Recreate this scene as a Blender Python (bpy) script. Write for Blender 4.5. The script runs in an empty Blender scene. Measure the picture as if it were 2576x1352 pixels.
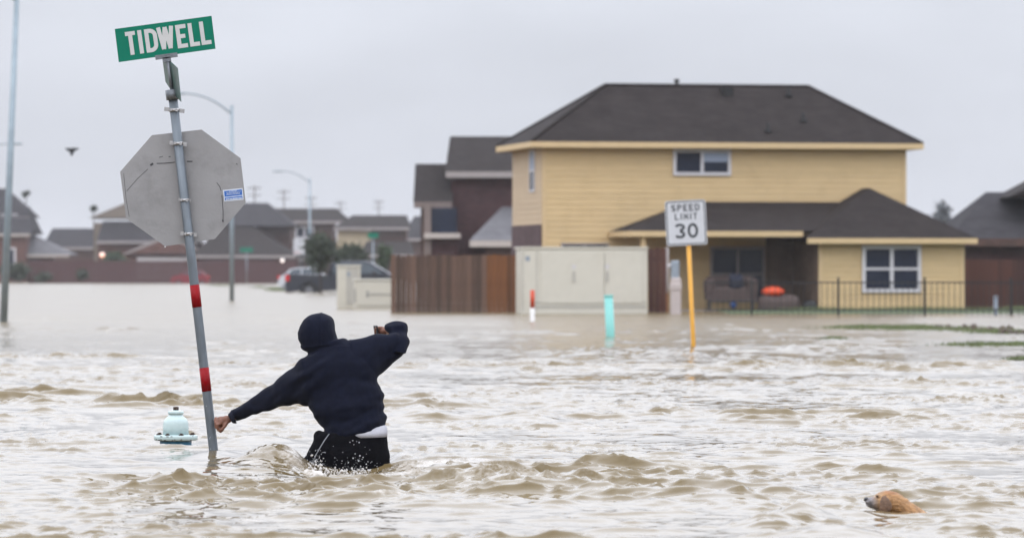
import bpy, bmesh, math, random
import numpy as np
from mathutils import Vector, Matrix, noise as mnoise
random.seed(7); RNG = np.random.default_rng(7)
SC = bpy.context.scene
COL = SC.collection

# ------------------------------------------------------------------ camera, sky, sun, exposure
FPX, CX, CY, CAMH = 11200.0, 1287.5, 682.0, 1.15       # picture measured on a 2575 px wide copy of the photo
cam = bpy.data.cameras.new('camera'); camo = bpy.data.objects.new('camera', cam); COL.objects.link(camo)
camo.location = (0, 0, CAMH)
camo.rotation_euler = (math.radians(90) + math.atan(6 / FPX), 0, 0)
cam.sensor_width = 36.0; cam.lens = FPX / 2575 * 36.0
cam.clip_start = 0.5; cam.clip_end = 6000
cam.dof.use_dof = True; cam.dof.focus_distance = 27.5; cam.dof.aperture_fstop = 4.7
SC.camera = camo

world = bpy.data.worlds.new('World'); SC.world = world; world.use_nodes = True
SUN_EL, SUN_AZ = math.radians(52), math.radians(205)    # behind the camera, a little left, above the cloud
def build_world():
    nt = world.node_tree; N = nt.nodes; L = nt.links
    for n in list(N): N.remove(n)
    out = N.new('ShaderNodeOutputWorld'); bg = N.new('ShaderNodeBackground'); bg.inputs['Strength'].default_value = 0.1
    sky = N.new('ShaderNodeTexSky'); sky.sky_type = 'NISHITA'; sky.sun_disc = False
    sky.sun_elevation = SUN_EL; sky.sun_rotation = SUN_AZ; sky.dust_density = 4; sky.air_density = 1.0
    tc = N.new('ShaderNodeTexCoord'); sep = N.new('ShaderNodeSeparateXYZ'); L.new(tc.outputs['Generated'], sep.inputs[0])
    ab = N.new('ShaderNodeMath'); ab.operation = 'ABSOLUTE'; L.new(sep.outputs['Z'], ab.inputs[0])
    # overcast cloud deck: brighter overhead, rise steepened above the view to brighten the water, with faint soft mottling
    def M(op, a, b):
        n = N.new('ShaderNodeMath'); n.operation = op
        for k, q in enumerate((a, b)):
            if isinstance(q, (int, float)): n.inputs[k].default_value = q
            else: L.new(q, n.inputs[k])
        return n.outputs[0]
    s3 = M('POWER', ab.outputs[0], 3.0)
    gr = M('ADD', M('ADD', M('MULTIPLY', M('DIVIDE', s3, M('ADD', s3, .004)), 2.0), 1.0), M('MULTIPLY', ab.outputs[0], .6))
    mp = N.new('ShaderNodeMapping'); mp.inputs['Scale'].default_value = (1, 1, 3.0); L.new(tc.outputs['Generated'], mp.inputs[0])
    nz = N.new('ShaderNodeTexNoise'); nz.inputs['Scale'].default_value = 11.0; nz.inputs['Detail'].default_value = 5; nz.inputs['Roughness'].default_value = .45
    L.new(mp.outputs[0], nz.inputs['Vector'])
    mr = N.new('ShaderNodeMapRange'); mr.inputs['From Min'].default_value = .3; mr.inputs['From Max'].default_value = .7
    mr.inputs['To Min'].default_value = .90; mr.inputs['To Max'].default_value = 1.05; L.new(nz.outputs['Fac'], mr.inputs['Value'])
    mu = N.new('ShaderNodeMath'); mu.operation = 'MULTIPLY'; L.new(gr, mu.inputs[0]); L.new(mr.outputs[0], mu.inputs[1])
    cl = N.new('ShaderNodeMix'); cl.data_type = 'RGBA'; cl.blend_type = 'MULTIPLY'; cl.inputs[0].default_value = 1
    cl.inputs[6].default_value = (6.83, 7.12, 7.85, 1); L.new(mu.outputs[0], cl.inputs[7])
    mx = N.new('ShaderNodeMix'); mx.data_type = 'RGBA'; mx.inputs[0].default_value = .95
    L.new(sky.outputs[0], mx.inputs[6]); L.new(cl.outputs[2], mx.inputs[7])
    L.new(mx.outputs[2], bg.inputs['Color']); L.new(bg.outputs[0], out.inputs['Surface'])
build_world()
sun = bpy.data.lights.new('sun', 'SUN'); sun.energy = 0.5; sun.angle = math.radians(25); sun.color = (1, .97, .93)
suno = bpy.data.objects.new('sun', sun); COL.objects.link(suno)
sd = Vector((math.sin(SUN_AZ) * math.cos(SUN_EL), math.cos(SUN_AZ) * math.cos(SUN_EL), math.sin(SUN_EL)))
suno.rotation_euler = sd.to_track_quat('Z', 'Y').to_euler()
vs = SC.view_settings; SC.display_settings.display_device = 'sRGB'
vs.view_transform = 'Standard'; vs.look = 'None'; vs.exposure = 0; vs.gamma = 1; vs.use_curve_mapping = False
SC.render.engine = 'CYCLES'
SC.cycles.use_denoising = True
try: SC.cycles.denoiser = 'OPENIMAGEDENOISE'
except Exception: pass
SC.cycles.max_bounces = 6; SC.cycles.diffuse_bounces = 3; SC.cycles.glossy_bounces = 3; SC.cycles.volume_bounces = 1
SC.cycles.caustics_reflective = False; SC.cycles.caustics_refractive = False
SC.cycles.sample_clamp_indirect = 4

# ------------------------------------------------------------------ helpers
def P(x, y, d): return Vector(((x - CX) / FPX * d, d, CAMH - (y - CY) / FPX * d))
def X(x, d): return (x - CX) / FPX * d
def Z(y, d): return CAMH - (y - CY) / FPX * d
def DW(y): return CAMH * FPX / (y - CY)                 # distance at which the flat water shows at row y

ORI = {}
class MB:
    def __init__(s): s.v = []; s.f = []; s.m = []; s.sm = []
    def add(s, vs, fs, mi=0, smooth=False):
        b = len(s.v); s.v += [tuple(p) for p in vs]
        for f in fs: s.f.append(tuple(b + i for i in f)); s.m.append(mi); s.sm.append(smooth)
        return s
    def box(s, x0, x1, y0, y1, z0, z1, mi=0):
        return s.add([(x0,y0,z0),(x1,y0,z0),(x1,y1,z0),(x0,y1,z0),(x0,y0,z1),(x1,y0,z1),(x1,y1,z1),(x0,y1,z1)],
            [(0,3,2,1),(4,5,6,7),(0,1,5,4),(1,2,6,5),(2,3,7,6),(3,0,4,7)], mi)
    def bbox(s, x0, x1, y0, y1, z0, z1, b=.01, mi=0):    # box with its vertical edges and top rim chamfered
        ring = lambda i, z: [(x0+i,y0,z),(x1-i,y0,z),(x1,y0+i,z),(x1,y1-i,z),(x1-i,y1,z),(x0+i,y1,z),(x0,y1-i,z),(x0,y0+i,z)]
        r0 = ring(b, z0); r1 = ring(b, z1-b)
        r2 = [(x0+2*b,y0+b,z1),(x1-2*b,y0+b,z1),(x1-b,y0+2*b,z1),(x1-b,y1-2*b,z1),(x1-2*b,y1-b,z1),(x0+2*b,y1-b,z1),(x0+b,y1-2*b,z1),(x0+b,y0+2*b,z1)]
        fs = [tuple(range(7,-1,-1)), tuple(range(16,24))]
        for k in (0, 8):
            for i in range(8): j = (i+1) % 8; fs.append((k+i, k+j, k+8+j, k+8+i))
        return s.add(r0+r1+r2, fs, mi)
    def tube(s, pts, rad, n=12, mi=0, caps=True):
        pts = [Vector(p) for p in pts]
        if not isinstance(rad, (list, tuple)): rad = [rad]*len(pts)
        vs = []; up = Vector((0, 0, 1)); prev = None
        for i, p in enumerate(pts):
            t = (pts[min(i+1, len(pts)-1)] - pts[max(i-1, 0)]).normalized()
            if prev is None:
                a = t.cross(Vector((0, 1, 0)))
                if a.length < .2: a = t.cross(Vector((1, 0, 0)))
            else: a = prev - t*prev.dot(t)
            a.normalize(); prev = a; b = t.cross(a)
            vs += [p + (a*math.cos(2*math.pi*k/n) + b*math.sin(2*math.pi*k/n))*rad[i] for k in range(n)]
        fs = [(i*n+k, i*n+(k+1) % n, (i+1)*n+(k+1) % n, (i+1)*n+k) for i in range(len(pts)-1) for k in range(n)]
        s.add(vs, fs, mi, True)
        if caps:
            s.add(vs[:n], [tuple(range(n-1, -1, -1))], mi); s.add(vs[-n:], [tuple(range(n))], mi)
        return s
    def lathe(s, prof, c=(0, 0, 0), n=28, mi=0, smooth=True):
        vs = [(c[0]+r*math.cos(2*math.pi*k/n), c[1]+r*math.sin(2*math.pi*k/n), c[2]+z) for r, z in prof for k in range(n)]
        fs = [(i*n+k, i*n+(k+1) % n, (i+1)*n+(k+1) % n, (i+1)*n+k) for i in range(len(prof)-1) for k in range(n)]
        s.add(vs, fs, mi, smooth); s.add(vs[-n:], [tuple(range(n))], mi); s.add(vs[:n], [tuple(range(n-1, -1, -1))], mi)
        return s
    def loft(s, rings, mi=0):
        n = len(rings[0]); vs = [Vector(p) for r in rings for p in r]
        fs = [(i*n+k, i*n+(k+1) % n, (i+1)*n+(k+1) % n, (i+1)*n+k) for i in range(len(rings)-1) for k in range(n)]
        a = sum((Vector(p) for p in rings[0]), Vector())/n; b = sum((Vector(p) for p in rings[-1]), Vector())/n
        ia = len(vs); vs += [a, b]
        fs += [(ia, (k+1) % n, k) for k in range(n)]
        o = (len(rings)-1)*n; fs += [(ia+1, o+k, o+(k+1) % n) for k in range(n)]
        return s.add(vs, fs, mi, True)
    def ell(s, c, r, n=12, mi=0, rot=None):
        vs = []; m = n//2
        for i in range(m+1):
            t = math.pi*i/m
            for k in range(n):
                q = Vector((math.sin(t)*math.cos(2*math.pi*k/n)*r[0], math.sin(t)*math.sin(2*math.pi*k/n)*r[1], math.cos(t)*r[2]))
                if rot: q = rot @ q
                vs.append(Vector(c)+q)
        fs = [(i*n+k, (i+1)*n+k, (i+1)*n+(k+1) % n, i*n+(k+1) % n) for i in range(m) for k in range(n)]
        return s.add(vs, fs, mi, True)
    def prism(s, poly, off, mi=0):                       # polygon swept by a vector
        n = len(poly); a = [Vector(p) for p in poly]; b = [p+Vector(off) for p in a]
        return s.add(a+b, [tuple(range(n-1, -1, -1)), tuple(range(n, 2*n))] + [(i, (i+1) % n, n+(i+1) % n, n+i) for i in range(n)], mi)
    def roof(s, ex0, ex1, y0, y1, ze, A, B, zr, along='x', mi=0):   # A, B ridge ends (x, y)
        v = [(ex0,y0,ze),(ex1,y0,ze),(ex1,y1,ze),(ex0,y1,ze),(A[0],A[1],zr),(B[0],B[1],zr)]
        if along == 'x': f = [(0,1,5,4),(1,2,5),(2,3,4,5),(3,0,4),(3,2,1,0)]
        else: f = [(0,1,4),(1,2,5,4),(2,3,5),(3,0,4,5),(3,2,1,0)]
        return s.add(v, f, mi)
    def build(s, name, mat, parent=None, fix=True):
        o0 = ORI.get(parent.name, Vector()) if parent else Vector()
        me = bpy.data.meshes.new(name)
        me.from_pydata([(p[0]-o0[0], p[1]-o0[1], p[2]-o0[2]) for p in s.v], [], s.f)
        for m in (mat if isinstance(mat, (list, tuple)) else [mat]): me.materials.append(m)
        me.polygons.foreach_set('material_index', s.m); me.polygons.foreach_set('use_smooth', s.sm)
        if fix:
            bm = bmesh.new(); bm.from_mesh(me); bmesh.ops.remove_doubles(bm, verts=bm.verts, dist=1e-5)
            bmesh.ops.recalc_face_normals(bm, faces=bm.faces); bm.to_mesh(me); bm.free()
        me.update()
        return link(name, me, parent)
def link(name, me, parent=None):
    o = bpy.data.objects.new(name, me); COL.objects.link(o)
    if parent:
        o.parent = parent; ORI[o.name] = ORI.get(parent.name, Vector())
    return o
def tag(o, label=None, cat=None, group=None, kind=None):
    for k, v in (('label', label), ('category', cat), ('group', group), ('kind', kind)):
        if v: o[k] = v
    return o
def thing(name, label, cat, loc=(0, 0, 0), rz=0, group=None, local=False):
    o = bpy.data.objects.new(name, None); COL.objects.link(o); o.location = loc; o.rotation_euler = (0, 0, rz)
    o.empty_display_size = .2
    if not local: ORI[o.name] = Vector(loc)
    return tag(o, label, cat, group)
def copy_tree(o, parent=None):
    c = o.copy(); COL.objects.link(c)
    if parent: c.parent = parent
    for ch in list(o.children): copy_tree(ch, c)
    return c
def remeshed(mb, name, voxel, smooth=4, fac=.5):
    t = mb.build('build_tmp', MAT['skin'])
    r = t.modifiers.new('r', 'REMESH'); r.mode = 'VOXEL'; r.voxel_size = voxel; r.use_smooth_shade = True
    if smooth:
        q = t.modifiers.new('s', 'SMOOTH'); q.iterations = smooth; q.factor = fac
    dg = bpy.context.evaluated_depsgraph_get(); dg.update()
    me = bpy.data.meshes.new_from_object(t.evaluated_get(dg)); me.name = name
    old = t.data; bpy.data.objects.remove(t); bpy.data.meshes.remove(old)
    me.materials.clear()
    me.polygons.foreach_set('use_smooth', [True]*len(me.polygons))
    return me
def get_co(me):
    a = np.empty(len(me.vertices)*3, np.float32); me.vertices.foreach_get('co', a); return a.reshape(-1, 3)
def get_no(me):
    a = np.empty(len(me.vertices)*3, np.float32); me.vertices.foreach_get('normal', a); return a.reshape(-1, 3)

# ------------------------------------------------------------------ materials
MAT = {}
def mat(name, col, rough=.6, var=.12, scale=6, bump=0, bscale=40, metal=0, spec=.5, stretch=None, rand=0, dirt=None, dirt_scale=1.2, ior=1.45, sheen=0):
    col = tuple(c*.80 for c in col); dirt = dirt and tuple(c*.80 for c in dirt)
    m = bpy.data.materials.new(name); m.use_nodes = True; nt = m.node_tree; N = nt.nodes; L = nt.links
    b = N['Principled BSDF']; b.inputs['Roughness'].default_value = rough; b.inputs['Metallic'].default_value = metal
    b.inputs['Specular IOR Level'].default_value = spec; b.inputs['IOR'].default_value = ior
    if sheen: b.inputs['Sheen Weight'].default_value = sheen; b.inputs['Sheen Roughness'].default_value = .5
    tc = N.new('ShaderNodeTexCoord'); vec = tc.outputs['Object']
    if stretch:
        mp = N.new('ShaderNodeMapping'); mp.inputs['Scale'].default_value = stretch; L.new(vec, mp.inputs[0]); vec = mp.outputs[0]
    nz = N.new('ShaderNodeTexNoise'); nz.inputs['Scale'].default_value = scale; nz.inputs['Detail'].default_value = 6; nz.inputs['Roughness'].default_value = .6
    L.new(vec, nz.inputs['Vector'])
    fac = nz.outputs['Fac']
    if rand:
        oi = N.new('ShaderNodeObjectInfo'); ma = N.new('ShaderNodeMath'); ma.operation = 'MULTIPLY_ADD'
        ma.inputs[1].default_value = rand; L.new(oi.outputs['Random'], ma.inputs[0]); L.new(fac, ma.inputs[2])
        sb = N.new('ShaderNodeMath'); sb.operation = 'SUBTRACT'; sb.inputs[1].default_value = rand/2; L.new(ma.outputs[0], sb.inputs[0]); fac = sb.outputs[0]
    cr = N.new('ShaderNodeValToRGB'); e = cr.color_ramp.elements
    e[0].position = .25; e[1].position = .75
    e[0].color = tuple(c*(1-var) for c in col)+(1,); e[1].color = tuple(min(1, c*(1+var)) for c in col)+(1,)
    L.new(fac, cr.inputs[0]); outc = cr.outputs[0]
    if dirt:
        n2 = N.new('ShaderNodeTexNoise'); n2.inputs['Scale'].default_value = dirt_scale; n2.inputs['Detail'].default_value = 8; n2.inputs['Roughness'].default_value = .7
        L.new(tc.outputs['Object'], n2.inputs['Vector'])
        r2 = N.new('ShaderNodeMapRange'); r2.inputs['From Min'].default_value = .52; r2.inputs['From Max'].default_value = .78; r2.inputs['To Max'].default_value = .7
        L.new(n2.outputs['Fac'], r2.inputs['Value'])
        mx = N.new('ShaderNodeMix'); mx.data_type = 'RGBA'; L.new(r2.outputs[0], mx.inputs[0]); L.new(outc, mx.inputs[6]); mx.inputs[7].default_value = tuple(dirt)+(1,)
        outc = mx.outputs[2]
    L.new(outc, b.inputs['Base Color'])
    if bump:
        n3 = N.new('ShaderNodeTexNoise'); n3.inputs['Scale'].default_value = bscale; n3.inputs['Detail'].default_value = 5; L.new(vec, n3.inputs['Vector'])
        bp = N.new('ShaderNodeBump'); bp.inputs['Strength'].default_value = bump; bp.inputs['Distance'].default_value = .01
        L.new(n3.outputs['Fac'], bp.inputs['Height']); L.new(bp.outputs[0], b.inputs['Normal'])
    MAT[name] = m; return m
def bricky(name, c1, c2, mortar, w=.22, h=.075, ms=.01, rough=.85, bump=.5, offset=.5, noise=.25):
    m = bpy.data.materials.new(name); m.use_nodes = True; nt = m.node_tree; N = nt.nodes; L = nt.links
    c1, c2, mortar = (tuple(q*.84 for q in c) for c in (c1, c2, mortar))
    b = N['Principled BSDF']; b.inputs['Roughness'].default_value = rough; b.inputs['Specular IOR Level'].default_value = .1
    tc = N.new('ShaderNodeTexCoord'); sp = N.new('ShaderNodeSeparateXYZ'); L.new(tc.outputs['Object'], sp.inputs[0])
    ad = N.new('ShaderNodeMath'); L.new(sp.outputs[0], ad.inputs[0]); L.new(sp.outputs[1], ad.inputs[1])
    cb = N.new('ShaderNodeCombineXYZ'); L.new(ad.outputs[0], cb.inputs[0]); L.new(sp.outputs[2], cb.inputs[1])
    br = N.new('ShaderNodeTexBrick'); br.offset = offset; br.inputs['Scale'].default_value = 1
    br.inputs['Color1'].default_value = c1+(1,); br.inputs['Color2'].default_value = c2+(1,); br.inputs['Mortar'].default_value = mortar+(1,)
    br.inputs['Brick Width'].default_value = w; br.inputs['Row Height'].default_value = h; br.inputs['Mortar Size'].default_value = ms
    L.new(cb.outputs[0], br.inputs['Vector'])
    nz = N.new('ShaderNodeTexNoise'); nz.inputs['Scale'].default_value = 1.6; nz.inputs['Detail'].default_value = 8; nz.inputs['Roughness'].default_value = .7
    L.new(tc.outputs['Object'], nz.inputs['Vector'])
    mr = N.new('ShaderNodeMapRange'); mr.inputs['From Min'].default_value = .25; mr.inputs['From Max'].default_value = .75
    mr.inputs['To Min'].default_value = 1-noise; mr.inputs['To Max'].default_value = 1+noise; L.new(nz.outputs['Fac'], mr.inputs['Value'])
    mx = N.new('ShaderNodeMix'); mx.data_type = 'RGBA'; mx.blend_type = 'MULTIPLY'; mx.inputs[0].default_value = 1
    L.new(br.outputs['Color'], mx.inputs[6]); L.new(mr.outputs[0], mx.inputs[7]); L.new(mx.outputs[2], b.inputs['Base Color'])
    bp = N.new('ShaderNodeBump'); bp.inputs['Strength'].default_value = bump; bp.inputs['Distance'].default_value = .01
    iv = N.new('ShaderNodeMath'); iv.operation = 'SUBTRACT'; iv.inputs[0].default_value = 1; L.new(br.outputs['Fac'], iv.inputs[1])
    L.new(iv.outputs[0], bp.inputs['Height']); L.new(bp.outputs[0], b.inputs['Normal'])
    MAT[name] = m; return m
def attr_mat(name, rough, attr='tint', bump=.3, bscale=200, spec=.3, dist=.004):
    m = bpy.data.materials.new(name); m.use_nodes = True; N = m.node_tree.nodes; L = m.node_tree.links; b = N['Principled BSDF']
    b.inputs['Roughness'].default_value = rough; b.inputs['Specular IOR Level'].default_value = spec
    a = N.new('ShaderNodeAttribute'); a.attribute_name = attr
    nz = N.new('ShaderNodeTexNoise'); nz.inputs['Scale'].default_value = bscale; nz.inputs['Detail'].default_value = 4
    tc = N.new('ShaderNodeTexCoord'); L.new(tc.outputs['Object'], nz.inputs['Vector'])
    mr = N.new('ShaderNodeMapRange'); mr.inputs['To Min'].default_value = .6; mr.inputs['To Max'].default_value = 1.4; L.new(nz.outputs['Fac'], mr.inputs['Value'])
    mx = N.new('ShaderNodeMix'); mx.data_type = 'RGBA'; mx.blend_type = 'MULTIPLY'; mx.inputs[0].default_value = 1
    L.new(a.outputs['Color'], mx.inputs[6]); L.new(mr.outputs[0], mx.inputs[7]); L.new(mx.outputs[2], b.inputs['Base Color'])
    bp = N.new('ShaderNodeBump'); bp.inputs['Strength'].default_value = bump; bp.inputs['Distance'].default_value = dist
    L.new(nz.outputs['Fac'], bp.inputs['Height']); L.new(bp.outputs[0], b.inputs['Normal'])
    MAT[name] = m; return m
def emit(name, col, s):
    m = bpy.data.materials.new(name); m.use_nodes = True; b = m.node_tree.nodes['Principled BSDF']
    b.inputs['Emission Color'].default_value = col+(1,); b.inputs['Emission Strength'].default_value = s; MAT[name] = m; return m

mat('skin', (.22, .095, .06), .5, .25, 60, .15, 300)
mat('hoodie_navy', (.0068, .0086, .0195), .85, .3, 30, .3, 320, spec=.07, sheen=.03)
mat('cuff_navy', (.022, .024, .040), .95, .3, 60, .6, 200, spec=.15)
mat('trouser_black', (.0042, .0042, .006), .85, .3, 40, .4, 240, spec=.06)
mat('piping_grey', (.30, .31, .33), .7, .15, 60)
mat('shirt_white', (.52, .52, .57), .9, .06, 20, .3, 120)
mat('galv', (.165, .19, .215), .5, .22, 14, .2, 60, metal=.45, stretch=(1, 1, .25), dirt=(.13, .14, .15), dirt_scale=5)
mat('galv_dark', (.20, .215, .235), .5, .3, 30, .3, 90, metal=.6)
mat('clamp_steel', (.48, .47, .47), .4, .25, 60, .2, 90, metal=.7)
mat('plate_back', (.335, .33, .335), .55, .09, 5, .12, 60, metal=.25, dirt=(.22, .215, .215), dirt_scale=6)
mat('scratch', (.045, .045, .05), .7, .4, 90)
mat('sign_green', (.0, .185, .115), .5, .08, 8, spec=.2)
mat('sign_green_dull', (.09, .15, .135), .35, .35, 14, metal=.2, stretch=(1, 1, .3))
mat('letter_white', (.62, .62, .62), .5, .06, 20)
mat('sign_white', (.64, .66, .70), .5, .05, 6)
mat('letter_black', (.035, .04, .05), .5, .2, 20)
mat('sticker_blue', (.02, .14, .52), .4, .2, 40)
mat('sticker_white', (.7, .75, .82), .4, .1, 40)
mat('band_red', (.30, .004, .009), .5, .15, 30, spec=.2)
mat('hydrant_paint', (.56, .69, .69), .38, .07, 12, .15, 50, dirt=(.46, .53, .50), dirt_scale=9)
mat('hydrant_blue', (.03, .2, .36), .4, .3, 30)
mat('rust', (.05, .028, .018), .8, .5, 50, .4, 90)
mat('post_yellow', (.80, .40, .045), .5, .1, 8)
mat('pipe_aqua', (.26, .66, .61), .5, .05, 8)
mat('marker_red', (.62, .07, .02), .5, .1, 8)
mat('marker_white', (.78, .76, .74), .5, .06, 8)
mat('cabinet_cream', (.67, .64, .55), .5, .05, 3, .05, 20, dirt=(.58, .54, .45), dirt_scale=1.6)
mat('cabinet_side', (.50, .48, .43), .5, .06, 3)
mat('cabinet_trim', (.38, .37, .34), .5, .1, 8)
mat('siding_yellow', (.665, .485, .255), .7, .07, 3, .15, 60, stretch=(.4, .4, 2), rand=.25, dirt=(.53, .375, .19), dirt_scale=.9)
mat('siding_side_shade', (.58, .44, .29), .7, .07, 3, .15, 60, rand=.25)  # front siding again, shade of the side wall put into the colour
mat('trim_yellow', (.68, .50, .275), .6, .06, 4)
mat('trim_grey', (.36, .32, .31), .7, .08, 5)
mat('trim_brown', (.21, .165, .15), .7, .1, 5)
mat('trim_pale', (.52, .46, .42), .7, .08, 5)
mat('frame_white', (.66, .64, .66), .5, .05, 8)
mat('blind', (.34, .40, .52), .7, .08, 8, stretch=(1, 1, 30))
mat('glass', (.016, .022, .042), .12, .3, 2, spec=.25)
mat('soffit', (.35, .25, .14), .8, .1, 5)
mat('wood_fence', (.115, .066, .045), .8, .35, 4, .5, 30, stretch=(6, 6, .5), rand=.7, dirt=(.10, .065, .05), dirt_scale=2)
mat('wood_fence_warm', (.17, .062, .016), .8, .35, 4, .5, 30, stretch=(6, 6, .5), rand=.6)
mat('wood_fence_dark', (.075, .026, .017), .8, .35, 4, .5, 30, stretch=(6, 6, .5), rand=.6)
mat('wood_fence_far', (.085, .036, .036), .85, .35, 3, .5, 30, stretch=(6, 6, .5))
mat('iron', (.012, .012, .014), .5, .2, 20)
mat('lamp_steel', (.30, .36, .40), .45, .15, 4, metal=.5)
mat('asphalt_vent', (.008, .008, .009), .7, .2, 8)
bricky('shingle', (.027, .0215, .0205), (.036, .0295, .028), (.019, .016, .016), .3, .09, .006, .9, .4, noise=.30)
bricky('shingle_grey', (.036, .033, .037), (.046, .043, .047), (.027, .025, .027), .3, .09, .006, .9, .4, noise=.30)
bricky('shingle_pale', (.13, .126, .135), (.16, .155, .165), (.11, .11, .11), .3, .09, .006, .9, .4, noise=.30)
bricky('brick_purple', (.060, .026, .028), (.088, .040, .042), (.09, .07, .07), .22, .075, .009)
bricky('brick_red', (.13, .052, .042), (.17, .075, .058), (.14, .11, .10), .22, .075, .009)
bricky('brick_brown', (.085, .045, .038), (.12, .062, .05), (.12, .1, .09), .22, .075, .009)
bricky('brick_tan_shade', (.16, .105, .075), (.20, .135, .095), (.16, .13, .11), .22, .075, .009)
bricky('brick_house', (.085, .05, .055), (.12, .075, .08), (.13, .11, .11), .22, .075, .009)
mat('siding_dull', (.23, .19, .155), .8, .1, 4); mat('siding_orange', (.48, .29, .15), .8, .1, 4); mat('siding_cream', (.55, .45, .30), .8, .08, 4); mat('siding_white', (.50, .47, .47), .8, .08, 4)
mat('car_grey', (.036, .040, .052), .3, .1, 3, spec=.3); mat('car_red', (.22, .012, .022), .3, .1, 3); mat('car_white', (.62, .64, .68), .3, .05, 3)
mat('tyre', (.015, .015, .016), .8, .2, 20); mat('rim', (.25, .26, .28), .35, .1, 10, metal=.6); mat('tail_red', (.62, .02, .025), .25, .1, 10)
mat('car_glass', (.10, .125, .15), .08, .2, 3, spec=.7); mat('plastic_black', (.015, .015, .017), .5, .2, 20)
mat('bark', (.05, .038, .03), .9, .3, 20, .6, 40)
def leafmat(name, c, var=.6):
    m = mat(name, c, .7, var, 3.0); return m
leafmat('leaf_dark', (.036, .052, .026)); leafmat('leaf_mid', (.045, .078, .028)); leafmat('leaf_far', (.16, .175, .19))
mat('grass_blade', (.15, .19, .075), .7, .5, 2); mat('mud', (.075, .05, .03), .8, .4, 6, .6, 20); mat('earth', (.20, .165, .115), .9, .2, .5)
mat('lawn', (.06, .085, .03), .9, .3, 2)
mat('cover_brown', (.085, .058, .052), .8, .25, 6, .4, 12); mat('cushion_navy', (.012, .016, .035), .8, .2, 10); mat('plastic_orange', (.78, .085, .02), .4, .1, 5)
mat('barrel_blue', (.03, .08, .25), .4, .2, 5); mat('wood_orange', (.36, .16, .06), .7, .25, 8); mat('meter_blue', (.30, .35, .41), .5, .1, 8)
mat('pedestal_pale', (.55, .48, .46), .6, .08, 6); mat('bird_black', (.012, .012, .013), .6, .3, 20); mat('utility_wood_hazed', (.26, .25, .25), .9, .2, 4)  # far pole wood paled, haze put into its colour
mat('nose_black', (.012, .012, .014), .3, .2, 40); mat('eye_dark', (.01, .008, .006), .1, .1, 40)
attr_mat('dog_fur', .55, bump=.9, bscale=70, dist=.012)
emit('lamp_amber', (1.0, .36, .12), 1.1); emit('drop_glow', (1.0, .8, .7), 1.1)

def water_mat():
    m = bpy.data.materials.new('silty_water'); m.use_nodes = True; N = m.node_tree.nodes; L = m.node_tree.links; b = N['Principled BSDF']
    geo = N.new('ShaderNodeNewGeometry')
    def nz(scale, st, det=4, rough=.55):
        mp = N.new('ShaderNodeMapping'); mp.inputs['Scale'].default_value = st; mp.inputs['Rotation'].default_value = (0, 0, .15); L.new(geo.outputs['Position'], mp.inputs[0])
        n = N.new('ShaderNodeTexNoise'); n.inputs['Scale'].default_value = scale; n.inputs['Detail'].default_value = det; n.inputs['Roughness'].default_value = rough
        L.new(mp.outputs[0], n.inputs['Vector']); return n
    a = N.new('ShaderNodeAttribute'); a.attribute_name = 'foam'
    silt = nz(.35, (1, .5, 1), 5)
    cr = N.new('ShaderNodeValToRGB'); cr.color_ramp.elements[0].position = .3; cr.color_ramp.elements[1].position = .7
    cr.color_ramp.elements[0].color = (.122, .086, .037, 1); cr.color_ramp.elements[1].color = (.152, .113, .055, 1)
    L.new(silt.outputs['Fac'], cr.inputs[0])
    fn = nz(38, (1, .6, 1), 6, .75)
    ma = N.new('ShaderNodeMath'); ma.operation = 'MULTIPLY_ADD'; ma.inputs[1].default_value = 1.5; ma.inputs[2].default_value = -.72
    L.new(fn.outputs['Fac'], ma.inputs[0])
    ad = N.new('ShaderNodeMath'); ad.use_clamp = True; L.new(a.outputs['Fac'], ad.inputs[0]); L.new(ma.outputs[0], ad.inputs[1])
    ml = N.new('ShaderNodeMath'); ml.operation = 'MULTIPLY'; ml.use_clamp = True; L.new(ad.outputs[0], ml.inputs[0])
    st = N.new('ShaderNodeMapRange'); st.inputs['From Max'].default_value = .15; L.new(a.outputs['Fac'], st.inputs['Value']); L.new(st.outputs[0], ml.inputs[1])
    mx = N.new('ShaderNodeMix'); mx.data_type = 'RGBA'; L.new(ml.outputs[0], mx.inputs[0]); L.new(cr.outputs[0], mx.inputs[6]); mx.inputs[7].default_value = (.74, .71, .68, 1)
    L.new(mx.outputs[2], b.inputs['Base Color'])
    rr = N.new('ShaderNodeMapRange'); rr.inputs['To Max'].default_value = .6; L.new(ml.outputs[0], rr.inputs['Value']); L.new(rr.outputs[0], b.inputs['Roughness'])
    # beyond the modelled ripples the same chop is too fine to mesh and acts as microfacet roughness
    sp = N.new('ShaderNodeSeparateXYZ'); L.new(geo.outputs['Position'], sp.inputs[0])
    fr = N.new('ShaderNodeMapRange'); fr.inputs['From Min'].default_value = 34; fr.inputs['From Max'].default_value = 105; fr.inputs['To Min'].default_value = .04; fr.inputs['To Max'].default_value = .24
    L.new(sp.outputs['Y'], fr.inputs['Value']); L.new(fr.outputs[0], rr.inputs['To Min'])
    b.inputs['IOR'].default_value = 1.333
    r1 = nz(13, (1, .28, 1), 2.5, .5); r2 = nz(1.1, (1, .5, 1), 5, .62)
    b1 = N.new('ShaderNodeBump'); b1.inputs['Strength'].default_value = .5; b1.inputs['Distance'].default_value = .004; L.new(r1.outputs['Fac'], b1.inputs['Height'])
    b2 = N.new('ShaderNodeBump'); b2.inputs['Strength'].default_value = .4; b2.inputs['Distance'].default_value = .02; L.new(r2.outputs['Fac'], b2.inputs['Height']); L.new(b1.outputs[0], b2.inputs['Normal'])
    L.new(b2.outputs[0], b.inputs['Normal'])
    MAT['water'] = m; return m
water_mat()

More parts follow.
